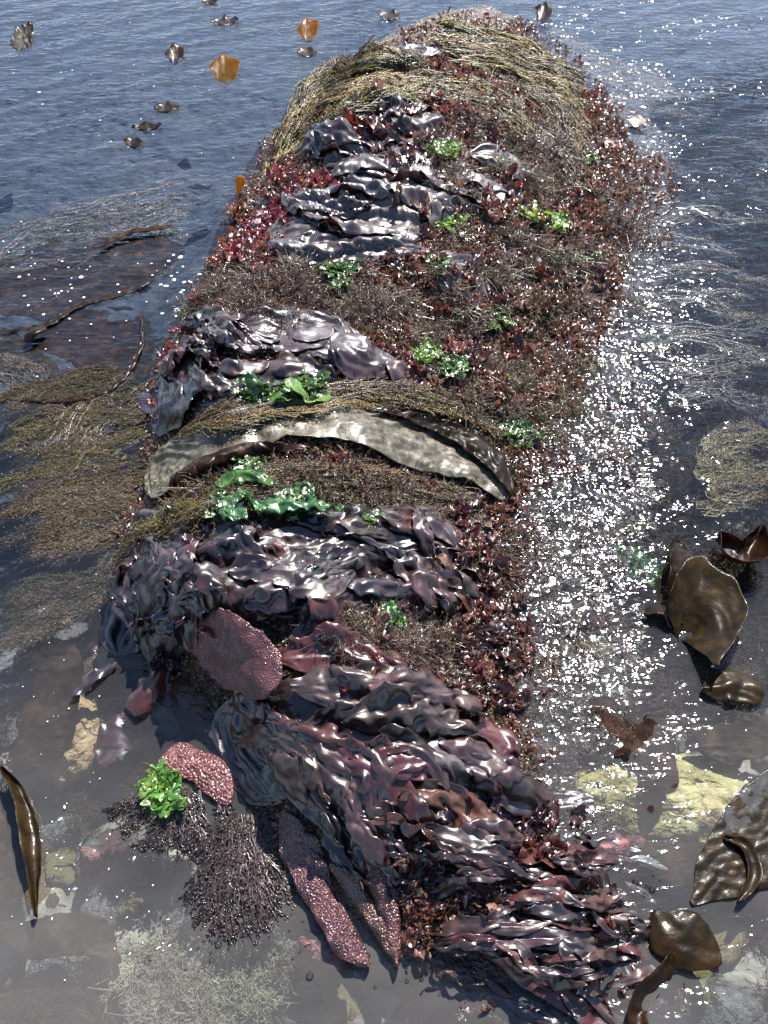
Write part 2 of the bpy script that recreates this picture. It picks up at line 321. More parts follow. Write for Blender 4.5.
# ------------------------------------------------------------------ sun and sky
el = R(50.5); az = R(19)
sd = Vector((math.sin(az) * math.cos(el), math.cos(az) * math.cos(el), math.sin(el)))
sun = bpy.data.lights.new('sun', 'SUN'); so = bpy.data.objects.new('sun', sun); COL.objects.link(so)
so.location = (0, 0, 5); so.rotation_euler = sd.to_track_quat('Z', 'Y').to_euler(); sun.energy = 4.8; sun.angle = R(.53); sun.color = (1, .95, .88)
W = bpy.data.worlds.new('World'); S.world = W; W.use_nodes = True; nt = W.node_tree
sky = nt.nodes.new('ShaderNodeTexSky'); sky.sky_type = 'NISHITA'; sky.sun_disc = False; sky.sun_elevation = el; sky.sun_rotation = az
sky.air_density = 1.; sky.dust_density = .3; sky.ozone_density = 2.4
bg = nt.nodes['Background']; bg.inputs[1].default_value = .09; nt.links.new(sky.outputs[0], bg.inputs[0])
S.view_settings.view_transform = 'Standard'; S.view_settings.look = 'None'; S.view_settings.exposure = 1.35; S.view_settings.gamma = 1
S.cycles.use_denoising = True; S.cycles.max_bounces = 8; S.cycles.transparent_max_bounces = 12; S.cycles.sample_clamp_indirect = 4; S.cycles.sample_clamp_direct = 0

# ------------------------------------------------------------------ draped blades
HS = .005; HX0, HY0, HNX, HNY = -1.3, .05, 560, 860
_hx, _hy = np.meshgrid(HX0 + HS * np.arange(HNX), HY0 + HS * np.arange(HNY), indexing='ij')
HMAP = np.maximum(H(_hx, _hy), -.012).astype(np.float32)         # top of whatever lies there so far; sheets settle on it (or on the water)
def hidx(x, y): return np.clip(((x - HX0) / HS + .5).astype(np.int32), 0, HNX - 1), np.clip(((y - HY0) / HS + .5).astype(np.int32), 0, HNY - 1)
def top(x, y): i, j = hidx(np.asarray(x, float), np.asarray(y, float)); return HMAP[i, j]
def settle_into(X):
    i, j = hidx(X[..., 0], X[..., 1]); t = HMAP.copy(); X = X.copy(); X[..., 2] = np.minimum(X[..., 2], np.maximum(H(X[..., 0], X[..., 1]), 0) + .055)
    for di, dj in ((0, 0), (1, 0), (0, 1), (-1, 0), (0, -1)):
        np.maximum.at(t, (np.clip(i + di, 0, HNX - 1), np.clip(j + dj, 0, HNY - 1)), X[..., 2])
    HMAP[...] = t
def relax(X0, ru, rv, iters=150, off=.002, pin=.05, bend=.10, g=.00012, span=3):
    X = X0.astype(np.float32); Xp = X.copy(); P0 = X.copy()
    Lu = np.linalg.norm(np.diff(X, axis=0), axis=2) * (ru[:-1] + ru[1:]) / 2; Lv = np.linalg.norm(np.diff(X, axis=1), axis=2) * (rv[:, :-1] + rv[:, 1:]) / 2
    Lu = np.minimum(Lu, 3 * np.median(Lu)); Lv = np.minimum(Lv, 3 * np.median(Lv))
    Ld = np.sqrt(Lu[:, :-1] ** 2 + Lv[:-1] ** 2)
    def con(A, B, L, k, only=False):
        d = B - A; l = np.sqrt((d * d).sum(-1)) + 1e-8; c = (l - L) / l
        if only: c = np.minimum(c, 0)
        d *= (k * .5 * c)[..., None]; A += d; B -= d
    nb = span; Bu = nb * Lu[:-nb + 1 or None] if nb == 1 else sum(Lu[a:Lu.shape[0] - nb + 1 + a] for a in range(nb)); Bv = sum(Lv[:, a:Lv.shape[1] - nb + 1 + a] for a in range(nb)) if X.shape[1] > nb else None
    pm = np.full(X.shape[:2], pin, np.float32); pm[0] = pm[-1] = .08; pm = pm[..., None]
    for it in range(iters):
        V = (X - Xp) * .93; Xp = X.copy(); X += V; X[..., 2] -= g
        for o in (0, 1):
            con(X[o:-1:2], X[o + 1::2][:len(X[o:-1:2])], Lu[o::2], .9)
            con(X[:, o:-1:2], X[:, o + 1::2][:, :X[:, o:-1:2].shape[1]], Lv[:, o::2], .9)
        con(X[:-1, :-1], X[1:, 1:], Ld, .25); con(X[:-1, 1:], X[1:, :-1], Ld, .25)
        con(X[:-nb], X[nb:], Bu * .85, bend, True); con(X[:-2], X[2:], (Lu[:-1] + Lu[1:]) * .80, bend, True)
        if Bv is not None: con(X[:, :-nb], X[:, nb:], Bv * .55, bend, True); con(X[:, :-2], X[:, 2:], (Lv[:, :-1] + Lv[:, 1:]) * .72, bend, True)
        i, j = hidx(X[..., 0], X[..., 1]); fl = HMAP[i, j] + off; m = X[..., 2] < fl
        X[..., 2] = np.where(m, fl, X[..., 2]); X[..., :2] = np.where(m[..., None], X[..., :2] * .5 + Xp[..., :2] * .5, X[..., :2])
        X[..., :2] += pm * (P0[..., :2] - X[..., :2]); X[..., 2] = np.clip(X[..., 2], P0[..., 2] - .06, P0[..., 2] + .022)
    # take the terraces of the height map out of the surface
    for k in range(2):
        Z = X[..., 2]; Z[1:-1, 1:-1] = .5 * Z[1:-1, 1:-1] + .125 * (Z[:-2, 1:-1] + Z[2:, 1:-1] + Z[1:-1, :-2] + Z[1:-1, 2:])
    return X
NB = [0]
def blade(name, label, cat, path, widths, mat, lift=.008, fold=.012, ff=26., group=None, mode='drape', ragged=.18, ruffle=.006, res=.004,
          solid=0, tip=0.35, papillae=0, level=None, arch=0, parent=None, twist=0, overhang=.005, seed=None, root=None, edge=.25, tiltv=0, cup=0, fine=1., flat=0, sim=None, sub=0, s0_=1):
    NB[0] += 1; sd_ = seed if seed is not None else NB[0] * 7
    n0 = 60; c = catmull(path, n0); w = np.interp(np.linspace(0, 1, n0), np.linspace(0, 1, len(widths)), widths)
    f = H0c if mode == 'drape' else (lambda x, y: np.full(np.shape(x), level))
    wx, wy = G(c[:, 0], c[:, 1], f)
    Lw = float(np.sum(np.hypot(np.diff(wx), np.diff(wy))))
    scale = Lw / max(1e-6, float(np.sum(np.hypot(np.diff(c[:, 0]), np.diff(c[:, 1])))))
    Ww = float(np.max(w)) * scale
    nu = int(np.clip(Lw / res, 8, 170)); nv = int(np.clip(Ww / res, 7, 60))
    c = catmull(path, nu); u = np.linspace(0, 1, nu); w = np.interp(u, np.linspace(0, 1, len(widths)), widths)
    # rounded ends
    w = w * np.clip(1 - (1 - np.minimum(1, u / tip * 1.0)) ** 3 * .75, 0, 1) * np.sqrt(np.clip(1 - (np.clip((u - (1 - tip * .6)) / (tip * .6), 0, 1)) ** 2 * .93, 0, 1))
    t = np.gradient(c, axis=0); t /= np.linalg.norm(t, axis=1, keepdims=True) + 1e-9; pn = np.stack([-t[:, 1], t[:, 0]], 1)
    v = np.linspace(-1, 1, nv)
    s_m = u * Lw
    rl = 1 + ragged * fbm(s_m * 28, np.full(nu, 3.3), sd_ + 1, 3) * 1.6; rr = 1 + ragged * fbm(s_m * 28, np.full(nu, 9.7), sd_ + 2, 3) * 1.6
    V = v[None, :] * np.where(v[None, :] < 0, rl[:, None], rr[:, None])
    px = c[:, None, 0] + pn[:, None, 0] * V * w[:, None] / 2; py = c[:, None, 1] + pn[:, None, 1] * V * w[:, None] / 2
    x, y = G(px, py, f, 0 if mode != 'drape' else lift)
    s = s_m[:, None] + 0 * v[None]; q = v[None] * (w[:, None] * scale / 2)
    wp = .25 * gn(s * 9, q * 9, sd_ + 3)
    # long pleats that run along the strap, crossed by a few softer buckles
    cr = np.clip(.55 + .9 * gn(s * 6, q * 9, sd_ + 13), 0, 1); g1 = gn(s * 3.2, q * 4, sd_ + 4); g2 = gn(s * 9, q * 9, sd_ + 5)
    p1 = q * ff * .75 + 1.5 * g1 + .45 * g2; p2 = s * ff * .42 + q * ff * .35 * (1 if sd_ % 2 else -1) + 1.3 * g2 + 1.1 * g1; p3 = q * ff * 1.9 - s * ff * .35 + 1.8 * g1 + .9 * g2
    a1 = 1 - np.sqrt(np.sin(np.pi * p1) ** 2 + .012); a2 = np.sqrt(np.sin(np.pi * p2) ** 2 + .01); a3 = 1 - np.sqrt(np.sin(np.pi * p3) ** 2 + .01)
    fo = .85 * cr * a1 + .50 * (1 - .6 * cr) * a2 + .28 * (1 - cr) * a3 + .35 * (g2 + .5)
    p4 = q * ff * 3.4 + s * ff * .5 + 2.2 * g2 + 1.2 * g1; p5 = s * ff * 1.6 - q * ff * 1.2 + 2.4 * g2; fm = np.clip(.5 + 1.3 * gn(s * 11 + 5, q * 14, sd_ + 15), 0, 1)
    fo = fo + fine * (.26 * fm * (1 - np.sqrt(np.sin(np.pi * p4) ** 2 + .02)) + .20 * (1 - fm) * (1 - np.sqrt(np.sin(np.pi * p5) ** 2 + .02)))
    av = np.abs(v)[None] ** 2.5
    ru = ruffle * av * np.sin(s * (2 * np.pi / .045) + 3 * gn(s * 12, np.sign(v)[None] * 5 + 0 * s, sd_ + 7)) * (.5 + np.abs(gn(s * 7, q, sd_)))
    base = (np.maximum(H0(x, y), 0) if flat else H(x, y)) if mode == 'drape' else level
    pmt = np.zeros_like(s)
    if papillae:
        pmt = papillae * np.maximum(0, gn(s * 230, q * 230, sd_ + 20)) * 1.4
    z = base + lift * (1 - edge * av) + fold * fo * (1 - .3 * av) + ru + pmt + arch * (np.sin(np.pi * u))[:, None] * (1 - .5 * av) + tiltv * (v * .5 + .5)[None] * np.sin(np.pi * np.clip(u * .9 + .1, 0, 1))[:, None] + cup * av
    if twist: z = z + twist * v[None] * np.sin(u * np.pi * 1.2)[:, None]
    z = z + .0012 * gn(s * 60, q * 60, sd_ + 9)
    x = x + overhang * gn(s * 20, q * 30, sd_ + 11); y = y + overhang * gn(s * 20, q * 30, sd_ + 12)
    XX = np.stack([x, y, z], -1)
    if sim is not None:
        ku, kv, its = sim[:3]; off = .003 + .009 * s0_; vr = np.clip(.5 + 1.1 * gn(s * 6, q * 7, sd_ + 31), 0, 1)
        x, y = G(px, py, f, lift * .5); z = np.maximum(top(x, y), -.01) + .018 + min(1, kv * 2.6) * (.015 * gn(s * 4 + .8 * g1, q * 34 + 1.2 * g1, sd_ + 32) + .005 * gn(s * 11, q * 60, sd_ + 33)) + (.02 * u * 0)[:, None]
        jj = .004 * min(1, kv * 2.6); x = x + jj * gn(s * 24, q * 24, sd_ + 34); y = y + jj * gn(s * 24, q * 24, sd_ + 35)
        XX = relax(np.stack([x, y, z], -1), 1 + ku * 2 * vr, 1 + kv * (.25 + 1.5 * vr), its, off=off, bend=sim[3] if len(sim) > 3 else .12)
        settle_into(XX); XX = XX.astype(float)
        if papillae: XX[..., 2] += pmt
    vv, loc = centred(XX.reshape(-1, 3))
    uv = np.stack([np.repeat(u, nv), np.tile(v * .5 + .5, nu)], 1)
    me = mesh(name, vv, gridf(nu, nv), M[mat], uv=uv)
    if root is not None: loc = tuple(a - b for a, b in zip(loc, root.location))
    o = put(name, me, loc, parent=root if root is not None else parent, label=label, cat=cat, group=group)
    if sub:
        m = o.modifiers.new('smooth', 'SUBSURF'); m.levels = sub; m.render_levels = sub
    if solid:
        m = o.modifiers.new('thick', 'SOLIDIFY'); m.thickness = solid; m.offset = 0
    return o

# ------------------------------------------------------------------ tuft kinds (several meshes each, copied)
def hemi(n, r, flat=.5):
    a = r.uniform(0, 2 * np.pi, n); e = np.abs(r.normal(0, .55, n)); e = np.clip(e, 0, 1.45)
    return unit(np.stack([np.cos(a) * np.cos(e), np.sin(a) * np.cos(e), np.sin(e) * flat + .08], 1))
def mesh_feather(seed, n=90, L=.045, rad=.0009, sub=4, flat=.8):
    """finely branched bushy weed: curved stems each carrying side branchlets"""
    r = np.random.default_rng(seed); d = hemi(n, r, flat); l = L * r.uniform(.5, 1.1, n)
    t = np.linspace(0, 1, 5)[None, :, None]; w = r.normal(0, .35, (n, 1, 3)); c0 = r.normal(0, L * .28, (n, 1, 3)); c0[..., 2] = 0
    pts = c0 + d[:, None] * l[:, None, None] * t + w * l[:, None, None] * t ** 2 - np.array([0, 0, 1.]) * (l[:, None, None] * .45 * t ** 2)
    vs, fs = tubes_vf(pts, rad * (1 - .6 * np.linspace(0, 1, 5))[None] * np.ones((n, 1)))
    m = n * sub; pi = np.repeat(np.arange(n), sub); k = r.integers(1, 5, m); b = pts[pi, k]
    d2 = unit(d[pi] * .5 + r.normal(0, .7, (m, 3))); l2 = L * r.uniform(.12, .32, m)
    p2 = b[:, None] + d2[:, None] * l2[:, None, None] * np.linspace(0, 1, 3)[None, :, None] + r.normal(0, .0008, (m, 3, 3))
    v2, f2 = tubes_vf(p2, rad * .9 * np.array([1, .9, .5])[None] * np.ones((m, 1)))
    return np.vstack([vs, v2]), np.vstack([fs, f2 + len(vs)])
def mesh_leafy(seed, n=34, L=.020, W=.0065, flat=.6, spread=.018, ruf=.25, nu=5, nv=4):
    r = np.random.default_rng(seed); d = hemi(n, r, flat); c = np.clip(r.normal(0, spread, (n, 3)), -1.5 * spread, 1.5 * spread); c[:, 2] = np.abs(c[:, 2]) * .25
    c = c * np.array([1, 1, .6]); nn = unit(np.cross(d, r.normal(0, 1, (n, 3))) * .6 + np.array([0, 0, 1.]))
    return leaves_vf(c, d, nn, L * r.uniform(.5, 1.3, n), W * r.uniform(.5, 1.4, n), r.uniform(-1.6, 1.6, n), seed + 1, nu, nv, ruf, .25)
def variants(name, fn, mats, k):
    out = {}
    base = [fn(i) for i in range(k)]
    for mt in mats: out[mt] = [mesh(name, v, f, M[mt]) for v, f in base]
    return out
V_feather = variants('feathery_seaweed', lambda i: mesh_feather(100 + i, 120), ['brown', 'brown_red', 'olive', 'olive_dark', 'drowned_brown'], 5)
V_dulse = variants('leafy_seaweed', lambda i: mesh_leafy(200 + i, 64, ruf=.4, nu=6, nv=5), ['dulse', 'dulse_pink', 'dulse_rust'], 6)
V_green = variants('sea_lettuce', lambda i: mesh_leafy(300 + i, 22, .036, .012, .16, .018, .28, 9, 6), ['green', 'green_yellow'], 4)
V_scrap = variants('torn_laver', lambda i: mesh_leafy(400 + i, 8, .050, .014, .35, .016, .35, 11, 6), ['laver', 'laver_red', 'laver_blue', 'laver_pale'], 8)
V_black = variants('bladed_tuft', lambda i: mesh_leafy(500 + i, 150, .018, .0034, .6, .018, .4, 4, 3), ['black_tuft'], 4)

def zone(px, py):
    if py < 70: return 'at the far end of the mound'
    if py < 150: return 'behind the upper silvery sheets' if px < 440 else 'on the far right shoulder'
    if py < 265: return 'around the upper silvery sheets' if px < 470 else 'on the upper right flank of the mound'
    if py < 330: return 'above the blue silver sheet' if px < 400 else 'on the middle right flank of the mound'
    if py < 400: return 'beside the bright green sea lettuce' if px < 400 else 'on the right flank above the pale kelp strap'
    if py < 520: return 'around the long pale kelp strap' if px < 470 else 'at the right tip of the pale kelp strap'
    if py < 620: return 'on the broad purple folds' if px < 440 else 'beside the broad purple folds'
    if py < 740: return 'between the bumpy red blade and the sun glitter'
    if py < 860: return 'on the lower purple folds'
    return 'at the near end'
def inpoly(x, y, poly):
    c = False; n = len(poly)
    for i in range(n):
        x1, y1 = poly[i]; x2, y2 = poly[i - 1]
        if (y1 > y) != (y2 > y) and x < (x2 - x1) * (y - y1) / (y2 - y1) + x1: c = not c
    return c
def scatter(name, V, mats, poly, n, size, adj, cat, group_fmt, lift=0.0, flatz=(.7, 1.1), floatz=None, tilt=.35):
    xs_ = [p[0] for p in poly]; ys_ = [p[1] for p in poly]; k = 0; tries = 0
    while k < n and tries < n * 40:
        tries += 1; px = rnd.uniform(min(xs_), max(xs_)); py = rnd.uniform(min(ys_), max(ys_))
        if not inpoly(px, py, poly): continue
        k += 1
        if floatz is None:
            x, y = G(px, py); x = float(x); y = float(y); z = float(H(x, y)) + lift
        else:
            x, y = P(px, py, floatz); x = float(x); y = float(y); z = floatz
        mt = rnd.choice(mats); me = rnd.choice(V[mt]); o = bpy.data.objects.new(name, me); COL.objects.link(o)
        o.location = (x, y, z); s = rnd.uniform(*size); o.scale = (s, s, s * rnd.uniform(*flatz))
        o.rotation_euler = (rnd.uniform(-tilt, tilt), rnd.uniform(-tilt, tilt), rnd.uniform(0, 6.28))
        zn = zone(px, py); ad = adj[mt]
        tag(o, f'{ad} {zn}', cat, f'{group_fmt} {zn}, {mt.replace("_", " ")} kind')

MOUND = [(l, y) for y, l, r in EDGE] + [(r, y) for y, l, r in EDGE[::-1]]
ADJ_F = {'brown': 'small brown feathery seaweed tuft', 'brown_red': 'small reddish brown feathery seaweed tuft', 'olive': 'small olive feathery seaweed tuft', 'olive_dark': 'small dark olive feathery seaweed tuft'}
ADJ_D = {'dulse': 'small red brown leafy seaweed tuft', 'dulse_pink': 'small crimson leafy seaweed tuft', 'dulse_rust': 'small rusty orange leafy seaweed tuft'}
ADJ_S = {'laver': 'torn glossy dark purple seaweed scrap', 'laver_red': 'torn glossy dark red seaweed scrap', 'laver_blue': 'torn glossy blue black seaweed scrap', 'laver_pale': 'torn glossy pinkish seaweed scrap'}
ADJ_G = {'green': 'bright green sea lettuce tuft', 'green_yellow': 'yellow green sea lettuce tuft'}
def poly(l): return l
scatter('feathery_seaweed', V_feather, ['brown', 'brown_red'], [(500,60),(600,110),(635,200),(625,260),(600,300),(480,330),(430,300),(420,130)], 80, (1.0, 1.5), ADJ_F, 'seaweed', 'feathery tufts')
scatter('feathery_seaweed', V_feather, ['brown', 'brown_red'], [(255,275),(390,270),(420,330),(220,325),(190,310)], 40, (1., 1.4), ADJ_F, 'seaweed', 'feathery tufts')
scatter('feathery_seaweed', V_feather, ['brown', 'brown', 'olive_dark'], [(400,330),(590,290),(590,430),(520,450),(400,400)], 50, (.8, 1.2), ADJ_F, 'seaweed', 'feathery tufts')
scatter('feathery_seaweed', V_feather, ['brown', 'olive_dark', 'brown_red'], [(160,512),(210,482),(330,468),(450,490),(500,525),(330,520),(200,525)], 45, (.8, 1.2), ADJ_F, 'seaweed', 'feathery tufts')
scatter('feathery_seaweed', V_feather, ['brown', 'brown_red'], [(320,610),(380,600),(440,620),(440,690),(340,660)], 30, (.7, 1.1), ADJ_F, 'seaweed', 'feathery tufts', lift=.01)
scatter('feathery_seaweed', V_feather, ['brown_red', 'brown'], [(440,520),(520,520),(530,690),(440,690)], 22, (.7, 1.1), ADJ_F, 'seaweed', 'feathery tufts')

scatter('leafy_seaweed', V_dulse, ['dulse', 'dulse_pink'], [(300,150),(330,180),(300,215),(290,270),(220,262),(235,215)], 60, (.8, 1.3), ADJ_D, 'seaweed', 'leafy tufts')
scatter('leafy_seaweed', V_dulse, ['dulse', 'dulse_rust'], [(420,45),(490,60),(500,115),(460,120),(400,90)], 34, (.9, 1.4), ADJ_D, 'seaweed', 'leafy tufts')
scatter('leafy_seaweed', V_dulse, ['dulse', 'dulse_rust', 'dulse'], [(400,220),(520,170),(600,200),(590,350),(550,390),(400,400),(360,340)], 110, (.6, 1.05), ADJ_D, 'seaweed', 'leafy tufts')
scatter('leafy_seaweed', V_dulse, ['dulse_rust', 'dulse'], [(460,365),(540,360),(545,400),(470,400)], 18, (.9, 1.3), ADJ_D, 'seaweed', 'leafy tufts')
scatter('leafy_seaweed', V_dulse, ['dulse', 'dulse_pink'], [(195,300),(240,270),(260,300),(200,420),(150,430),(160,370)], 26, (.8, 1.2), ADJ_D, 'seaweed', 'leafy tufts')
scatter('leafy_seaweed', V_dulse, ['dulse', 'dulse_rust'], [(250,468),(340,462),(420,476),(430,488),(300,484)], 16, (.6, .9), ADJ_D, 'seaweed', 'leafy tufts')
scatter('leafy_seaweed', V_dulse, ['dulse'], [(390,820),(470,860),(480,930),(400,930)], 10, (.7, 1.2), ADJ_D, 'seaweed', 'leafy tufts', lift=.01)
scatter('leafy_seaweed', V_dulse, ['dulse'], [(420,640),(540,650),(540,710),(420,700)], 10, (.6, 1.), ADJ_D, 'seaweed', 'leafy tufts', lift=.01)

scatter('torn_laver', V_scrap, ['laver', 'laver_red', 'laver_pale'], [(360,90),(480,120),(520,200),(400,230),(330,150)], 40, (.9, 1.4), ADJ_S, 'seaweed', 'torn scraps', lift=.006)
scatter('torn_laver', V_scrap, ['laver', 'laver_red', 'laver_pale'], [(420,220),(600,180),(600,300),(540,390),(400,380),(360,300)], 60, (.6, 1.0), ADJ_S, 'seaweed', 'torn scraps', lift=.006)
scatter('torn_laver', V_scrap, ['laver', 'laver_blue'], [(115,540),(220,520),(230,640),(170,670),(115,640)], 26, (.7, 1.1), ADJ_S, 'seaweed', 'torn scraps', lift=.006)
scatter('torn_laver', V_scrap, ['laver', 'laver_red', 'laver_pale'], [(330,600),(440,590),(520,640),(560,700),(480,740),(350,690)], 40, (.5, .9), ADJ_S, 'seaweed', 'torn scraps', lift=.012)
scatter('torn_laver', V_scrap, ['laver', 'laver_red', 'laver_pale'], [(440,500),(500,500),(520,560),(530,700),(450,700)], 36, (.5, .9), ADJ_S, 'seaweed', 'torn scraps', lift=.012)
scatter('leafy_seaweed', V_dulse, ['dulse'], [(440,500),(510,500),(520,640),(450,640)], 7, (.7, 1.), ADJ_D, 'seaweed', 'leafy tufts', lift=.01)
scatter('torn_laver', V_scrap, ['laver', 'laver_red', 'laver_blue'], [(390,780),(520,790),(600,850),(640,940),(560,960),(400,900)], 60, (.6, 1.), ADJ_S, 'seaweed', 'torn scraps', lift=.008)

# ------------------------------------------------------------------ wireweed fronds
def frond(label, group, path, mat, nb=160, bl=.028, width=.02, lift=.015, level=None, rad=.0013, seed=1, name='wireweed_frond', strands=5):
    r = np.random.default_rng(seed); n = 40; c = catmull(path, n)
    f = H0c if level is None else (lambda x, y: np.full(np.shape(x), level))
    x, y = G(c[:, 0], c[:, 1], f, lift if level is None else 0)
    z = (np.maximum(H(x, y), top(x, y)) + lift * .45) if level is None else np.full(n, level)
    if level is None: z[1:-1] = (z[:-2] + z[1:-1] + z[2:]) / 3; z[2:-2] = (z[:-4] + z[2:-2] + z[4:]) / 3
    base = np.stack([x, y, z], 1); L = np.sum(np.linalg.norm(np.diff(base, axis=0), axis=1))
    t = np.gradient(base, axis=0); t = unit(t); sd2 = unit(np.cross(t, [0, 0, 1.]))
    # several wavy sub-stems
    ph = r.uniform(0, 6.28, (strands, 1)); u = np.linspace(0, 1, n)
    off = width * (r.uniform(-1, 1, (strands, 1)) * np.sin(np.pi * (.15 + .8 * u))[None] + .25 * np.sin(u[None] * 14 + ph))
    up = np.abs(r.normal(0, .3, (strands, 1))) * width * .5 + .2 * width * np.sin(u[None] * 11 + ph * 2)
    pts = base[None] + sd2[None] * off[..., None]; pts[..., 2] += up if level is None else up * .25
    rr = rad * (1.1 - .7 * u)[None] * np.ones((strands, 1))
    v, fc = tubes_vf(pts, rr)
    si = r.integers(0, strands, nb); k = r.integers(0, n - 2, nb); b = pts[si, k]; tt = t[k]; ss = sd2[k] * r.choice([-1, 1], nb)[:, None]
    d = unit(tt * r.uniform(.6, 1.5, (nb, 1)) + ss * r.uniform(.1, .9, (nb, 1)) + np.array([0, 0, 1.]) * r.uniform(-.1, .35 if level is None else .05, (nb, 1)))
    l = bl * r.uniform(.4, 1.2, nb); q = np.linspace(0, 1, 5)
    p2 = b[:, None] + d[:, None] * (l[:, None, None] * q[None, :, None]) + (tt[:, None] - ss[:, None] * .2) * (l[:, None, None] * .35 * q[None, :, None] ** 2)
    p2[..., 2] -= (.25 * l[:, None] * q[None] ** 2)
    v2, f2 = tubes_vf(p2, rad * .75 * np.array([1, .95, .9, .8, .4])[None] * np.ones((nb, 1)))
    m = nb * 7; pi = np.repeat(np.arange(nb), 7); kk = r.integers(1, 5, m); b3 = p2[pi, kk]
    d3 = unit(d[pi] + r.normal(0, .6, (m, 3))); l3 = r.uniform(.003, .008, m)
    p3 = b3[:, None] + d3[:, None] * l3[:, None, None] * np.array([0, .55, 1.])[None, :, None]
    v3, f3 = tubes_vf(p3, rad * np.array([.5, .95, .3])[None] * np.ones((m, 1)))
    V2 = np.vstack([v2, v3]); F2 = np.vstack([f2, f3 + len(v2)])
    root = bpy.data.objects.new(name, None); COL.objects.link(root)
    o = base[0].copy(); root.location = tuple(o); root.empty_display_size = .01
    tag(root, label, 'seaweed', group)
    put('stem', mesh('wireweed_stem', v - o, fc, M[mat]), parent=root); put('foliage', mesh('wireweed_foliage', V2 - o, F2, M[mat]), parent=root)
    return root
def fronds(label, group, path, n, spread, mat, seed, shift=0, **k):
    p = np.asarray(path, float)
    for i in range(n):
        r = np.random.default_rng(seed * 100 + i); a = (i + .5) / n * 2 - 1
        q = p + np.array([0, a * spread]) + r.normal(0, spread * .10 + 2, p.shape)
        s0 = r.uniform(0, .25); s1 = r.uniform(.75, 1.0); c = catmull(q, 50); c = c[int(s0 * 49):int(s1 * 49) + 1][::6]
        frond(label, group, c, mat if isinstance(mat, str) else mat[i % len(mat)], seed=seed * 100 + i, **k)

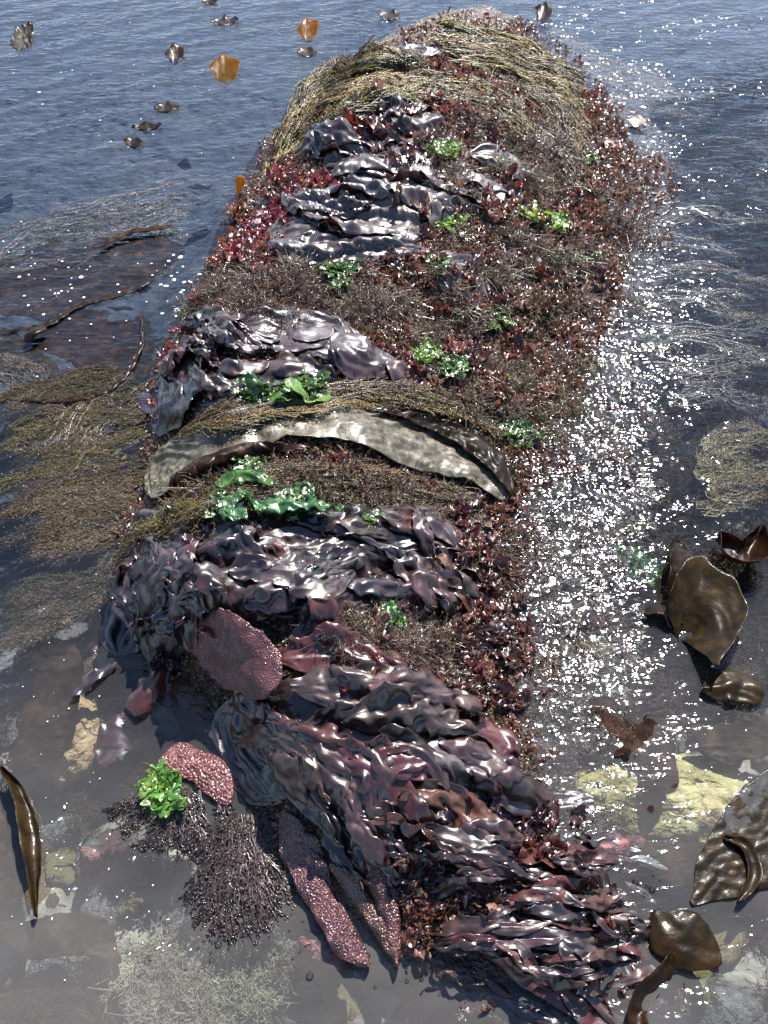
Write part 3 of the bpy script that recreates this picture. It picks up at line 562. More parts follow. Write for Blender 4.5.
# ------------------------------------------------------------------ glossy purple sheets
def sheets(desc, items, fill=None):
    for it in items:
        lab, path, w, mt, *kw = it; kw = kw[0] if kw else {}
        blade('purple_seaweed', lab, 'seaweed', path, w, mt, **{**dict(solid=.0006, res=.0048, sub=1, sim=(.035, .34, 130)), **kw})
PUR = dict(ff=17, fold=.016, lift=.018)
sheets('', [
 ('translucent pinkish seaweed sheet at the right end of the broad purple folds', [(452,560),(428,545),(390,545),(340,548)], [50,80,75,50], 'laver_pale', dict(lift=.034, fold=.014, ff=24)),
 ('long glossy purple sheet along the top of the broad folds under the green sea lettuce', [(420,548),(360,540),(300,542),(235,548)], [45,55,60,40], 'laver', dict(lift=.034, fold=.022)),
 ('wide glossy purple sheet across the middle of the broad folds', [(420,588),(350,578),(280,578),(200,575)], [40,60,70,55], 'laver', dict(lift=.030, fold=.024)),
 ('silver shining purple sheet bulging at the left shoulder of the broad folds', [(262,538),(215,535),(165,540),(130,565)], [40,55,60,45], 'laver_sky_sheen', dict(lift=.030, fold=.022, ff=22)),
 ('purple sheet with a curled rim on the left of the broad folds', [(270,575),(225,570),(175,580),(140,600)], [45,55,50,40], 'laver_blue', dict(lift=.028, fold=.024)),
 ('dark blue black sheet hanging over the left edge into the water', [(170,575),(140,600),(125,635),(122,662)], [40,45,40,25], 'laver_blue', dict(lift=.024, fold=.02)),
 ('blue black strap hanging beside the bumpy red blade at the left edge', [(215,590),(180,612),(165,645),(160,672)], [40,48,40,22], 'laver_blue', dict(lift=.022, fold=.02)),
 ('dark purple sheet folded around the top of the bumpy red blade', [(300,600),(255,600),(215,608),(190,630)], [40,50,45,30], 'laver', dict(lift=.020, fold=.02)),
 ('narrow curled purple strap crossing right of the bumpy red blade', [(290,640),(325,620),(370,606),(430,596)], [24,34,30,16], 'laver', dict(lift=.028, fold=.016)),
 ('purple strap running down to the right beside the brown tuft', [(275,555),(305,590),(335,630),(372,660)], [16,20,20,14], 'laver_red', dict(lift=.04, fold=.008)),
 ('glossy purple sheet right of the bumpy red blade rising over the lower folds', [(275,660),(330,655),(380,668),(430,700)], [30,40,42,24], 'laver_red', dict(lift=.022, fold=.018)),
 ('longest purple sheet sweeping from the bumpy red blade toward the sun glitter', [(240,695),(310,708),(380,725),(450,738),(512,752)], [40,60,66,56,30], 'laver', dict(lift=.030, fold=.020, ff=22)),
 ('silver purple sheet with round bulges in the lower folds', [(290,690),(340,690),(400,700),(455,722)], [26,44,48,24], 'laver_pale', dict(lift=.034, fold=.018, ff=23)),
 ('wide wrinkled purple sheet below the longest one', [(290,745),(350,750),(420,765),(500,778)], [60,76,70,40], 'laver', dict(lift=.026, fold=.022)),
 ('blue black sheet falling into the water below the bumpy red blade', [(236,700),(240,735),(258,775),(285,800)], [40,55,55,30], 'laver_blue', dict(lift=.020, fold=.02)),
 ('dark purple strap curving down beside the forked bumpy red blade', [(270,715),(300,770),(345,820),(385,880)], [34,52,56,26], 'laver_blue', dict(lift=.026, fold=.022)),
 ('finely wrinkled silver purple sheet in the lower middle', [(360,790),(420,785),(480,800),(530,812)], [50,66,56,30], 'laver_sky_sheen', dict(lift=.026, fold=.016, ff=26)),
 ('dark purple sheet with pale curling rim over the lower red leaves', [(330,770),(365,800),(385,850),(398,900)], [50,60,46,24], 'laver', dict(lift=.030, fold=.022)),
 ('folded brownish purple tip at the right end of the lower folds', [(470,735),(500,745),(515,762)], [24,30,20], 'laver_red', dict(lift=.034, fold=.012)),
 ('dark red sheet opened above the near tangle', [(400,812),(440,812),(480,830),(520,845)], [24,38,34,16], 'laver_red', dict(lift=.034, fold=.014)),
 ('silver purple strap reaching right in the near tangle', [(430,845),(490,848),(550,862),(610,868)], [22,32,28,14], 'laver', dict(lift=.028, fold=.014)),
 ('wide dark sheet twisting in the middle of the near tangle', [(420,880),(480,884),(540,900),(600,905)], [30,46,40,20], 'laver_blue', dict(lift=.030, fold=.018)),
 ('purple strap with a bright edge in the near tangle', [(440,915),(500,935),(560,935),(620,918)], [26,36,30,14], 'laver', dict(lift=.026, fold=.014)),
 ('lowest dark purple strap of the near tangle', [(455,935),(520,955),(580,948),(625,950)], [16,26,24,12], 'laver', dict(lift=.022, fold=.012)),
 ('brown red strap trailing out of the near end in the water', [(490,965),(540,985),(580,1010),(610,1035)], [12,22,22,14], 'laver_red', dict(lift=.02, fold=.012)),
 # upper sheets
 ('brightest silvery sheet lying across the upper mound', [(505,198),(450,186),(390,172),(330,162)], [26,46,50,34], 'laver_sky_sheen', dict(lift=.035, fold=.022, ff=24)),
 ('narrow silvery strap under the brightest upper sheet', [(480,212),(420,206),(360,200),(310,196)], [16,26,26,16], 'laver_sky_sheen', dict(lift=.03, fold=.018, ff=24)),
 ('dark silver sheet with long pleats at the left of the upper mound', [(430,232),(380,226),(320,228),(265,240)], [24,46,50,30], 'laver_sky_sheen', dict(lift=.032, fold=.022, ff=24)),
 ('lower edge sheet under the pleated dark silver one', [(430,252),(370,250),(310,250),(262,256)], [12,22,24,14], 'laver_blue', dict(lift=.03, fold=.018)),
 ('dark shining sheet under the olive wireweed at the far left shoulder', [(440,118),(390,112),(350,122),(312,142)], [16,28,30,18], 'laver_sky_sheen', dict(lift=.035, fold=.022)),
 ('small blue silver sheet above the crimson tufts', [(400,140),(350,142),(310,152)], [16,24,16], 'laver_blue', dict(lift=.032, fold=.02)),
 ('dark purple sheet on the left of the far crest', [(440,50),(410,50),(385,58),(362,72)], [12,20,20,10], 'laver', dict(lift=.04, fold=.025)),
 ('silver purple sheet between the far olive wireweed fronds', [(420,62),(385,60),(355,68)], [12,18,12], 'laver_sky_sheen', dict(lift=.035, fold=.02)),
 ('smooth blue silver sheet above the bright green sea lettuce', [(368,352),(320,334),(265,328),(212,334)], [34,50,46,26], 'laver_sky_sheen', dict(lift=.034, fold=.012, ff=22)),
 ('pale pinkish sheet at the right end of the smooth blue silver sheet', [(400,368),(365,360),(330,348)], [22,38,30], 'laver_pale', dict(lift=.03, fold=.016)),
 ('blue black sheet pointing into the water at the left edge above the pale kelp strap', [(250,392),(210,390),(170,398),(134,402)], [34,50,44,14], 'laver_blue', dict(lift=.024, fold=.016)),
 ('dark crumpled strap running down the left edge above the pale kelp strap', [(195,355),(185,380),(172,410),(155,434)], [30,40,36,16], 'laver_blue', dict(lift=.03, fold=.018)),
 ('dark red crumpled sheet hanging left of the blue silver sheet', [(240,330),(205,340),(180,362),(165,390)], [26,32,28,14], 'laver_red', dict(lift=.024, fold=.018)),
 ('folded dark purple flap beside the green sea lettuce', [(330,372),(285,372),(240,380),(215,398)], [16,26,26,14], 'laver', dict(lift=.026, fold=.018)),
 ('dark sheet piece on the right flank near the far red leaves', [(470,150),(500,160),(530,178)], [14,22,14], 'laver', dict(lift=.03, fold=.02)),
 ('pinkish folded piece among the red leaves of the right flank', [(430,262),(460,275),(488,300)], [24,42,24], 'laver_pale', dict(lift=.03, fold=.016)),
])
# narrower straps that fill the folded masses
def strapfield(zl, poly, n, ang, ln, wd, mats, adj, lift=(.016, .046), sd0=0, **k):
    r = random.Random(sd0); xs_ = [p[0] for p in poly]; ys_ = [p[1] for p in poly]; i = 0
    while i < n:
        x = r.uniform(min(xs_), max(xs_)); y = r.uniform(min(ys_), max(ys_))
        if not inpoly(x, y, poly): continue
        i += 1; a = R(r.uniform(*ang)); l = r.uniform(*ln); w = r.uniform(*wd); b = r.uniform(-.35, .35); ca, sa = math.cos(a), math.sin(a)
        path = [(x - ca * l / 2, y - sa * l / 2), (x - sa * b * l * .3, y + ca * b * l * .3), (x + ca * l / 2, y + sa * l / 2)]
        mt = r.choice(mats)
        blade('purple_seaweed', f'{adj[mt]} {zl}', 'seaweed', path, [w * .6, w, w * .4], mt, lift=r.uniform(*lift), fold=k.get('fold', .013), ff=k.get('ff', 34), group=f'straps {zl}, {mt.replace("_", " ")} kind', res=.0055, solid=.0006, sub=1, sim=(.05, .34, 85), s0_=0)
ADJ_B = {'laver_sky_sheen': 'short silvery purple seaweed strap', 'laver': 'short glossy dark purple seaweed strap', 'laver_red': 'short glossy dark red seaweed strap', 'laver_blue': 'short glossy blue black seaweed strap', 'laver_pale': 'short glossy pinkish silver seaweed strap'}
strapfield('within the broad purple folds', [(120,560),(200,525),(440,530),(440,600),(280,620),(170,655),(120,640)], 14, (-25, 30), (60, 140), (18, 40), ['laver', 'laver', 'laver_blue'], ADJ_B, sd0=1)
strapfield('hanging off the left of the broad folds', [(115,570),(200,560),(220,610),(170,665),(115,640)], 14, (60, 120), (40, 75), (14, 26), ['laver', 'laver_blue', 'laver_blue'], ADJ_B, sd0=2)
strapfield('within the lower purple folds', [(250,700),(430,700),(530,760),(530,820),(400,830),(300,790)], 12, (5, 45), (70, 150), (16, 38), ['laver', 'laver', 'laver_blue', 'laver_red'], ADJ_B, sd0=3)
strapfield('above the forked bumpy strap', [(240,720),(300,730),(390,830),(400,910),(340,860)], 12, (50, 80), (50, 100), (14, 26), ['laver', 'laver_blue'], ADJ_B, sd0=4)
strapfield('in the near tangle', [(400,830),(560,850),(590,920),(560,970),(450,960),(395,900)], 34, (-15, 30), (50, 140), (8, 20), ['laver', 'laver_blue', 'laver', 'laver_red'], ADJ_B, sd0=5, lift=(.014, .03))
strapfield('trailing out of the near end in grey water', [(440,960),(640,950),(660,1020),(520,1030)], 16, (0, 70), (25, 70), (6, 16), ['laver', 'laver_red', 'laver_blue'], ADJ_B, sd0=6, lift=(.012, .022))
strapfield('fanning into the water at the near end', [(560,830),(640,850),(690,900),(650,990),(540,985)], 26, (-30, 40), (30, 80), (5, 15), ['laver', 'laver', 'laver_blue', 'laver_red'], ADJ_B, sd0=16, lift=(.004, .01))
strapfield('between the upper silvery sheets', [(320,150),(500,190),(480,215),(300,262),(290,230)], 12, (-5, 22), (70, 140), (10, 20), ['laver', 'laver_sky_sheen', 'laver_sky_sheen'], ADJ_B, sd0=7)
strapfield('below the far olive wireweed', [(320,110),(440,95),(440,150),(320,150)], 12, (-20, 20), (30, 70), (8, 16), ['laver', 'laver_pale', 'laver_red'], ADJ_B, sd0=8)
strapfield('around the smooth blue silver sheet', [(200,320),(370,340),(420,380),(300,380),(190,400)], 14, (-10, 35), (35, 75), (10, 20), ['laver', 'laver_sky_sheen', 'laver_red', 'laver_pale'], ADJ_B, sd0=9)
strapfield('between the pinkish sheet and the sun glitter', [(430,520),(500,520),(530,640),(560,720),(450,720),(390,650)], 26, (10, 70), (25, 60), (8, 20), ['laver_red', 'laver', 'laver_pale'], ADJ_B, sd0=10)

# ------------------------------------------------------------------ the pale kelp strap
kr = bpy.data.objects.new('kelp_strap', None); COL.objects.link(kr); x, y = G(335, 425); kr.location = (float(x), float(y), float(H(x, y)))
tag(kr, 'long pale bleached kelp strap arching across the mound, brown along its rolled edge', 'kelp')
bpy.context.view_layer.update()
blade('blade', None, None, [(150,498),(168,466),(220,441),(290,423),(350,424),(410,442),(475,464),(510,496)], [22,34,30,28,34,42,38,18], 'kelp_bleached', s0_=2.2, lift=.05, ragged=.10, res=.0045, sub=1, sim=(.03, .10, 150, .3), solid=.0015, tip=.12, overhang=.004, arch=.01, root=kr, seed=5)
blade('brown_margin', None, None, [(372,410),(415,416),(455,430),(490,458),(520,500)], [8,16,20,24,10], 'kelp', s0_=1, lift=.062, ragged=.12, res=.0045, sub=1, sim=(.05, .22, 150, .2), solid=.0015, root=kr, seed=6)
blade('brown_margin', None, None, [(170,488),(205,462),(260,446),(310,444)], [8,12,8,5], 'kelp', s0_=1, lift=.058, ragged=.10, res=.0045, sub=1, sim=(.04, .15, 120, .2), solid=.0015, root=kr, seed=8)

fronds('olive wireweed frond swept over the left shoulder of the far end', 'olive wireweed on the far left shoulder', [(272,150),(300,112),(340,85),(390,74),(440,84)], 15, 26, ['olive', 'olive_dark', 'olive'], 1, nb=230, width=.035, rad=.0019, bl=.04, lift=.03)
fronds('olive wireweed frond draped over the far crest of the mound', 'olive wireweed on the far crest', [(425,44),(465,42),(510,54),(550,72),(588,92)], 15, 20, ['olive', 'olive', 'olive_dark'], 2, nb=230, width=.04, rad=.0022, bl=.045, lift=.03)
fronds('olive wireweed frond crossing beneath the red leaves near the far end', 'olive wireweed below the far crest', [(395,92),(430,84),(470,90),(510,108),(535,140)], 7, 12, ['olive', 'olive_dark'], 3, nb=220, width=.03, rad=.0019, bl=.04, lift=.03)
fronds('olive wireweed frond hanging down the far right shoulder', 'olive wireweed on the far right shoulder', [(520,70),(555,105),(580,150),(600,195)], 9, 34, ['olive_dark', 'olive', 'brown'], 4, nb=220, width=.035, rad=.0017, bl=.04, lift=.02)
fronds('olive wireweed frond laid across the mound above the pale kelp strap', 'olive wireweed above the pale kelp strap', [(178,432),(230,414),(300,398),(380,392),(460,402),(545,442)], 14, 11, ['olive_dark', 'olive', 'brown'], 5, nb=260, width=.014, rad=.0010, bl=.026, lift=.03)
fronds('olive wireweed frond laid across the mound below the pale kelp strap', 'olive wireweed below the pale kelp strap', [(165,522),(210,496),(270,474),(350,468),(430,482),(500,508)], 7, 9, ['olive_dark', 'brown', 'olive'], 6, nb=230, width=.012, rad=.0009, bl=.022, lift=.03)
fronds('brown wireweed frond hanging over the left edge above the purple folds', 'brown wireweed at the left edge of the purple folds', [(250,475),(200,500),(150,530),(105,570)], 5, 12, ['olive_dark', 'olive'], 7, nb=200, width=.012, rad=.0009, bl=.02, lift=.025)
fronds('drowned olive brown wireweed frond drifting just under the surface left of the pale kelp strap', 'drowned wireweed left of the pale kelp strap', [(155,430),(100,435),(50,450),(-10,475)], 24, 70, ['olive_dark', 'brown', 'olive_dark'], 8, nb=360, width=.03, rad=.0011, bl=.03, level=.0, strands=7)
fronds('drowned olive brown wireweed frond drifting in the shallows left of the purple folds', 'drowned wireweed left of the purple folds', [(145,505),(100,510),(50,520),(-10,540)], 10, 36, ['olive_dark', 'brown'], 9, nb=300, width=.03, rad=.0011, bl=.03, level=-.001, strands=7)
fronds('drowned pale olive wireweed frond floating toward the corner left of the purple folds', 'pale drowned wireweed left of the purple folds', [(125,560),(80,590),(35,610),(-15,640)], 6, 26, ['olive_dark', 'brown'], 10, nb=260, width=.02, rad=.0010, bl=.025, level=-.003, strands=5)
fronds('faint drowned wireweed frond in the blue water of the upper left', 'faint drowned wireweed in the upper left', [(-10,262),(60,240),(130,222),(215,196)], 7, 30, ['brown'], 11, nb=240, width=.05, rad=.0013, bl=.05, level=-.008, strands=6)
fronds('faint drowned wireweed frond in the dark water beside the kelp blades', 'faint drowned wireweed beside the kelp blades', [(-10,375),(30,380),(60,390)], 5, 22, ['brown', 'olive_dark'], 12, nb=200, width=.02, rad=.0011, bl=.03, level=-.002, strands=5)
fronds('drowned dark wireweed frond in the grey water right of the mound', 'drowned wireweed right of the mound', [(640,330),(690,310),(740,320),(790,310)], 12, 90, ['brown', 'brown'], 13, nb=240, width=.035, rad=.0013, bl=.035, level=-.012, strands=6)
fronds('drowned yellow wireweed frond in the water above the brown kelp blades', 'yellow drowned wireweed above the brown kelp', [(700,480),(730,465),(790,455)], 10, 32, ['olive'], 14, nb=260, width=.03, rad=.0012, bl=.028, level=-.008, strands=6)

# ------------------------------------------------------------------ bumpy red blades
blade('bumpy_red_seaweed', 'oval dark pink seaweed blade covered in fine bumps, lying left of centre', 'seaweed', [(186,634),(215,640),(245,660),(273,692)], [34,62,70,44], 'towel', flat=1, lift=.062, fold=.008, ff=5, fine=.3, edge=.12, ragged=.15, ruffle=.002, res=.0018, solid=.0015, tip=.30, papillae=.0014, overhang=.003, seed=3)
blade('bumpy_red_seaweed', 'forked bumpy red strap, its wide arm running down into the grey water', 'seaweed', [(283,812),(300,850),(325,905),(345,945),(368,972)], [26,40,32,28,18], 'towel_dark', lift=.020, fold=.006, ff=9, ragged=.12, ruffle=.006, res=.002, solid=.0015, papillae=.0018, flat=1, fine=.4, edge=.3, seed=4)
blade('bumpy_red_seaweed', 'slender bumpy red strap beside the forked one, tip in the grey water', 'seaweed', [(330,865),(355,890),(378,925),(395,965)], [18,18,14,8], 'towel_dark', lift=.020, fold=.006, ff=9, ragged=.12, ruffle=.006, res=.002, solid=.0015, papillae=.0018, flat=1, fine=.4, edge=.3)
blade('bumpy_red_seaweed', 'darkest narrow bumpy strap hanging along the lower purple folds', 'seaweed', [(360,840),(378,880),(390,920),(398,968)], [18,20,16,8], 'towel_dark', lift=.024, fold=.006, ff=9, ragged=.12, ruffle=.007, res=.002, solid=.0015, papillae=.0018, flat=1, fine=.4, edge=.3)
blade('red_seaweed', 'smooth deep red blade hanging beneath the forked bumpy strap', 'seaweed', [(296,885),(304,915),(312,945)], [14,28,20], 'laver_red', lift=.012, fold=.004, ragged=.1)
blade('bumpy_pink_seaweed', 'short pink bumpy blade above the green patch in the water', 'seaweed', [(160,766),(185,762),(212,778),(230,808)], [18,34,36,20], 'towel_pink', lift=.008, fold=.006, ff=9, ragged=.1, ruffle=.004, res=.002, solid=.0015, papillae=.002, level=-.003, mode='float')
blade('red_seaweed', 'rust red blade standing in the water under the blue black straps', 'seaweed', [(128,712),(145,705),(160,680),(165,660)], [22,26,18,8], 'laver_red', level=-.004, mode='float', lift=.012, fold=.006, arch=.02)
blade('purple_seaweed', 'narrow violet blade lying in the water left of the rust red blade', 'seaweed', [(72,700),(95,680),(118,665)], [8,12,8], 'laver_blue', level=.0, mode='float', lift=.008, fold=.004)
blade('red_seaweed', 'short red blade in the water beside the rust red one', 'seaweed', [(100,765),(118,735),(125,715)], [30,38,20], 'laver_red', level=-.03, mode='float', lift=.004, fold=.006)
# ------------------------------------------------------------------ kelp blades in the water
FL = dict(mode='float', edge=0, fine=.7, fold=.008, ff=13, ragged=.16, ruffle=.003, solid=.001, overhang=.003, res=.004)
def kelp(label, path, w, level, mat='kelp', **k): return blade('kelp', label, 'kelp', path, w, mat, level=level, **{**FL, **k})
kelp('large upright brown kelp blade standing out of the water on the right', [(668,600),(692,600),(716,618),(716,668)], [24,88,64,6], +.045, tiltv=-.075, cup=.0, lift=.004, tip=.3, fold=.006)
kelp('brown kelp blade folded up behind the large upright one', [(672,545),(680,575),(690,605)], [14,40,50], -.004, tiltv=.04, cup=.01, lift=.004)
kelp('narrow brown kelp blade tip left of the large upright one', [(642,618),(662,612),(680,625)], [8,22,30], -.004, tiltv=.02, lift=.004)
kelp('curled brown kelp blade like a cup at the right edge', [(714,545),(730,562),(748,562),(756,535)], [12,30,34,10], -.004, cup=.035, tiltv=.02, lift=.004)
kelp('small wrinkled brown kelp tip with water drops below the large upright blade', [(700,692),(728,690),(760,702)], [20,34,22], -.002, fold=.012, ff=22, arch=.004)
kelp('translucent brown kelp blade with a bright white reflection near the lower right corner', [(652,912),(668,930),(690,948),(718,968)], [20,48,58,22], .004, tiltv=-.012, arch=.012, fold=.004, lift=.004)
kelp('narrow brown kelp tail twisting below the translucent blade', [(670,955),(655,985),(635,1010),(640,1040)], [16,20,24,20], -.003, cup=.01, twist=.016, lift=.004)
kelp('large glossy brown kelp blade awash at the right edge', [(690,905),(728,868),(770,832),(815,795)], [20,70,100,110], -.003, mat='kelp', fold=.0015, ruffle=.001, fine=.2, ragged=.06, lift=.004)
kelp('curved kelp rim showing above the water at the right edge', [(735,905),(752,880),(745,850),(722,838)], [8,14,12,6], -.002, fold=.006, cup=.008, lift=.003)
kelp('black kelp blade curving up out of the water at the left edge', [(4,770),(24,800),(36,850),(38,918)], [8,14,16,8], -.002, mat='kelp', tiltv=.02, cup=.014, fold=.006, lift=.004)
kelp('dark drowned kelp blade inside the curve at the left edge', [(-15,800),(5,830),(10,870),(0,910)], [50,60,50,30], -.02, mat='kelp_sub')
kelp('broad drowned grey brown kelp blade in the upper left water', [(-30,290),(50,282),(120,262),(185,250)], [56,74,60,24], -.006, mat='kelp_sub', fold=.001, lift=.001, ragged=.1)
kelp('drowned brown kelp blade with a bright tip left of the smooth blue silver sheet', [(25,340),(70,335),(110,345),(135,322)], [20,56,68,20], -.006, mat='kelp_sub', fold=.001, lift=.001, ragged=.1)
kelp('long drowned kelp strap curving under the dark water on the left', [(20,388),(70,395),(125,375),(145,320)], [20,34,40,30], -.035, mat='kelp_sub')
kelp('drowned brown kelp blade crossing the dark water above the drowned wireweed', [(-20,345),(20,362),(60,392),(120,398)], [60,50,34,16], -.007, mat='kelp_sub', fold=.001, lift=.001)
kelp('thin bright kelp rim curling along the far side of the dark water pool', [(0,332),(45,326),(80,306),(130,292),(175,268)], [4,5,5,4,3], .0015, mat='kelp', fold=.002, lift=.002)
kelp('thin kelp rim curving along the near side of the dark water pool', [(20,402),(80,400),(118,384),(140,350),(142,312)], [3,4,5,4,3], .0012, mat='kelp', fold=.002, lift=.002)
kelp('small brown kelp tip poking out of the dark water on the left', [(26,346),(36,338),(48,332)], [5,10,5], .003, mat='kelp', arch=.006)
kelp('thin pale kelp edge curving in the blue water above the drowned blade', [(96,252),(130,236),(175,229)], [4,6,3], .002, mat='kelp_sub')
# small floating blades in the upper water
for lab, x, y, w, h, a, mt in [
 ('brown kelp tip tilted steeply in the far left corner of the water', 22, 36, 30, 13, -45, 'kelp'),
 ('largest amber kelp tip floating in the upper water', 225, 67, 30, 17, -5, 'kelp_gold'),
 ('amber kelp tip standing near the far end of the mound', 308, 28, 22, 13, -20, 'kelp_gold'),
 ('brown kelp tip floating beside the far crest of the mound', 390, 16, 22, 8, 0, 'kelp'),
 ('flat brown kelp tip floating above the largest amber one', 225, 22, 28, 6, -5, 'kelp'),
 ('small grey brown kelp tip left of the largest amber one', 175, 52, 20, 10, -20, 'kelp'),
 ('dark kelp tip lying flat below the standing amber tip', 307, 53, 20, 7, 0, 'kelp'),
 ('flat dark kelp tip with drops, highest of the three below the amber tips', 167, 108, 26, 7, -5, 'kelp'),
 ('flat dark kelp tip, middle one of the three below the amber tips', 147, 127, 30, 5, -5, 'kelp'),
 ('short olive kelp tip, lowest of the three below the amber tips', 134, 143, 20, 7, 5, 'kelp'),
 ('round brown kelp tip floating right of the far end of the mound', 544, 11, 18, 11, 10, 'kelp'),
 ('tiny brown kelp tip at the very top of the water', 210, 2, 16, 5, 0, 'kelp'),
 ('pale yellow kelp tip close to the left edge of the mound', 240, 184, 11, 12, 40, 'kelp_gold'),
 ('red leaf floating in the water right of the far shoulder', 636, 122, 20, 8, 10, 'dulse_rust'),
 ('crimson leaf half out of the water on the far right flank', 612, 146, 22, 9, 25, 'dulse_pink')]:
    ca, sa = math.cos(R(a)), math.sin(R(a))
    blade('kelp' if 'kelp' in lab else 'floating_seaweed', lab, 'kelp' if 'kelp' in lab else 'seaweed', [(x - ca * w / 2, y - sa * w / 2), (x, y), (x + ca * w / 2, y + sa * w / 2)], [h * .5, h * 1.3, h * .5], mt,
          mode='float', level=.018 if h > 9 else .003, tiltv=-.030 if h > 9 else -.008, cup=.002, edge=0, lift=.004, fold=.001, ff=12, ragged=.02, fine=.2, overhang=.001, res=.004, solid=.002)

# ------------------------------------------------------------------ sea lettuce
for i, (lab, x, y, n, sx, sy, mt, lf) in enumerate([
 ('wide bright green sea lettuce patch under the smooth blue silver sheet', 262, 398, 4, 24, 6, 'green', .05),
 ('right half of the wide green patch, paler sea lettuce', 305, 396, 3, 18, 6, 'green', .05),
 ('deepest green sea lettuce clump hanging over the top of the purple folds', 236, 520, 1, 10, 14, 'green', .055),
 ('long flat green sea lettuce spread right of the deepest green clump', 290, 512, 2, 26, 6, 'green', .05),
 ('green sea lettuce tuft between the kelp strap and the deepest green clump', 245, 478, 2, 16, 6, 'green', .03),
 ('small dark green sea lettuce tip at the right end of the green band', 348, 520, 1, 12, 5, 'green', .05),
 ('green sea lettuce tuft on the right flank at the edge of the water', 587, 262, 3, 8, 8, 'green', .02),
 ('green sea lettuce tuft drowned just below the one on the right flank', 592, 280, 2, 6, 6, 'green', .0),
 ('bright green sea lettuce tuft among the far red and brown weed', 448, 158, 3, 14, 5, 'green_yellow', .03),
 ('pale green sea lettuce specks right of the far brown weed', 580, 165, 2, 12, 4, 'green', .02),
 ('yellow green sea lettuce tuft on the upper right flank', 540, 222, 3, 16, 6, 'green_yellow', .02),
 ('small green sea lettuce tuft in the middle of the red leaves', 432, 270, 2, 5, 5, 'green', .03),
 ('faint green sea lettuce tuft above the smooth blue silver sheet', 338, 272, 3, 14, 4, 'green', .03),
 ('yellow green sea lettuce tuft in the red and brown weed at mid flank', 497, 320, 3, 10, 5, 'green_yellow', .02),
 ('green sea lettuce streak above the right end of the olive wireweed', 455, 372, 4, 12, 12, 'green', .03),
 ('yellow green sea lettuce tuft left of the green streak', 422, 355, 2, 8, 5, 'green_yellow', .03),
 ('green sea lettuce tuft at the right end of the olive wireweed', 522, 436, 4, 18, 5, 'green', .02),
 ('dark green sea lettuce leaf beside the brown tuft under the purple folds', 384, 628, 2, 6, 4, 'green', .04),
 ('large drowned green sea lettuce in the sun glitter left of the brown kelp', 640, 562, 5, 16, 14, 'green', -.02),
 ('yellow green sea lettuce tuft beside the pink bumpy blade in the water', 160, 792, 4, 12, 8, 'green_yellow', .03),
 ('teal green sea lettuce scrap in the near tangle', 568, 880, 3, 14, 6, 'green', .03),
 ('small green sea lettuce tuft on the upper left of the middle brown weed', 340, 290, 2, 8, 3, 'green', .03),
 ('green sea lettuce tuft just right of the upper silvery sheets', 450, 225, 3, 12, 10, 'green_yellow', .03)]):
    root = bpy.data.objects.new('sea_lettuce', None); COL.objects.link(root)
    inw = (i in (19, 18)); gx, gy = (P(x, y, 0) if inw else G(x, y)); root.location = (float(gx), float(gy), (0 if inw else float(H(gx, gy))) + lf * .6); tag(root, lab, 'sea lettuce'); root.empty_display_size = .01
    for k in range(n):
        ax = x + rnd.gauss(0, sx * .6); ay = y + rnd.gauss(0, sy * .6); bx, by = P(ax, ay, 0) if inw else G(ax, ay)
        bx, by = float(bx), float(by); o = bpy.data.objects.new('frond', rnd.choice(V_green[mt])); COL.objects.link(o); o.parent = root
        z = (0 if inw else float(H(bx, by))) + lf * .6
        o.location = (bx - root.location.x, by - root.location.y, z - root.location.z); s = rnd.uniform(.55, .95) * (1.25 if y < 240 else 1); o.scale = (s, s, s * .5); o.rotation_euler = (rnd.uniform(-.25, .25), rnd.uniform(-.25, .25), rnd.uniform(0, 6.28))

for lab, path, w, mt in [('bright green sea lettuce sheet creased under the smooth blue silver sheet', [(248,392),(275,400),(300,394)], [12,20,12], 'green'),
    ('paler green sea lettuce sheet at the right of the wide green patch', [(285,392),(310,396),(330,390)], [10,16,8], 'green_yellow'),
    ('deep green sea lettuce sheet hanging over the top left of the purple folds', [(228,500),(234,518),(238,540)], [24,28,16], 'green'),
    ('long green sea lettuce sheet lying along the top of the purple folds', [(240,505),(270,508),(310,512),(350,520)], [14,18,14,8], 'green'),
    ('folded green sea lettuce sheet between the kelp strap and the purple folds', [(215,482),(240,474),(272,482)], [10,14,8], 'green_yellow')]:
    blade('sea_lettuce', lab, 'sea lettuce', path, w, mt, s0_=2.2, lift=.055, ragged=.3, res=.0040, sub=1, solid=.0006, sim=(.18, .4, 110, .06))
# ------------------------------------------------------------------ dark branched tufts in the near left water
for i, (x0, y0, x1, y1) in enumerate([(235,815,195,925),(240,815,212,930),(245,818,228,940),(250,815,245,935),(252,818,262,930),(255,815,276,915),(250,810,290,895),(235,812,188,900),(240,815,236,915),(246,815,255,905),
    (225,800,205,850),(265,820,292,870),(190,790,140,850),(185,795,160,850),(195,795,185,850),(180,785,125,830),(190,790,205,840),(175,790,115,812)]):
    w = 'of the dense fan right of the black cluster' if x0 > 220 else 'around the yellow green sea lettuce'
    w = 'fanned out below the pink bumpy blade' if x0 > 220 else 'around the yellow green sea lettuce'
    frond('wet black branched seaweed ' + w, 'black seaweed ' + w, [(x0, y0), ((x0 + x1) / 2 + rnd.uniform(-8, 8), (y0 + y1) / 2), (x1, y1)], 'black_tuft', nb=85, bl=.022, width=.015, rad=.0019, level=.004, seed=900 + i, strands=5, name='branched_seaweed')
V_pale = variants('pale_seaweed', lambda i: mesh_feather(600 + i, 110, .05, .0013, 5, .4), ['pale_weed'], 3)
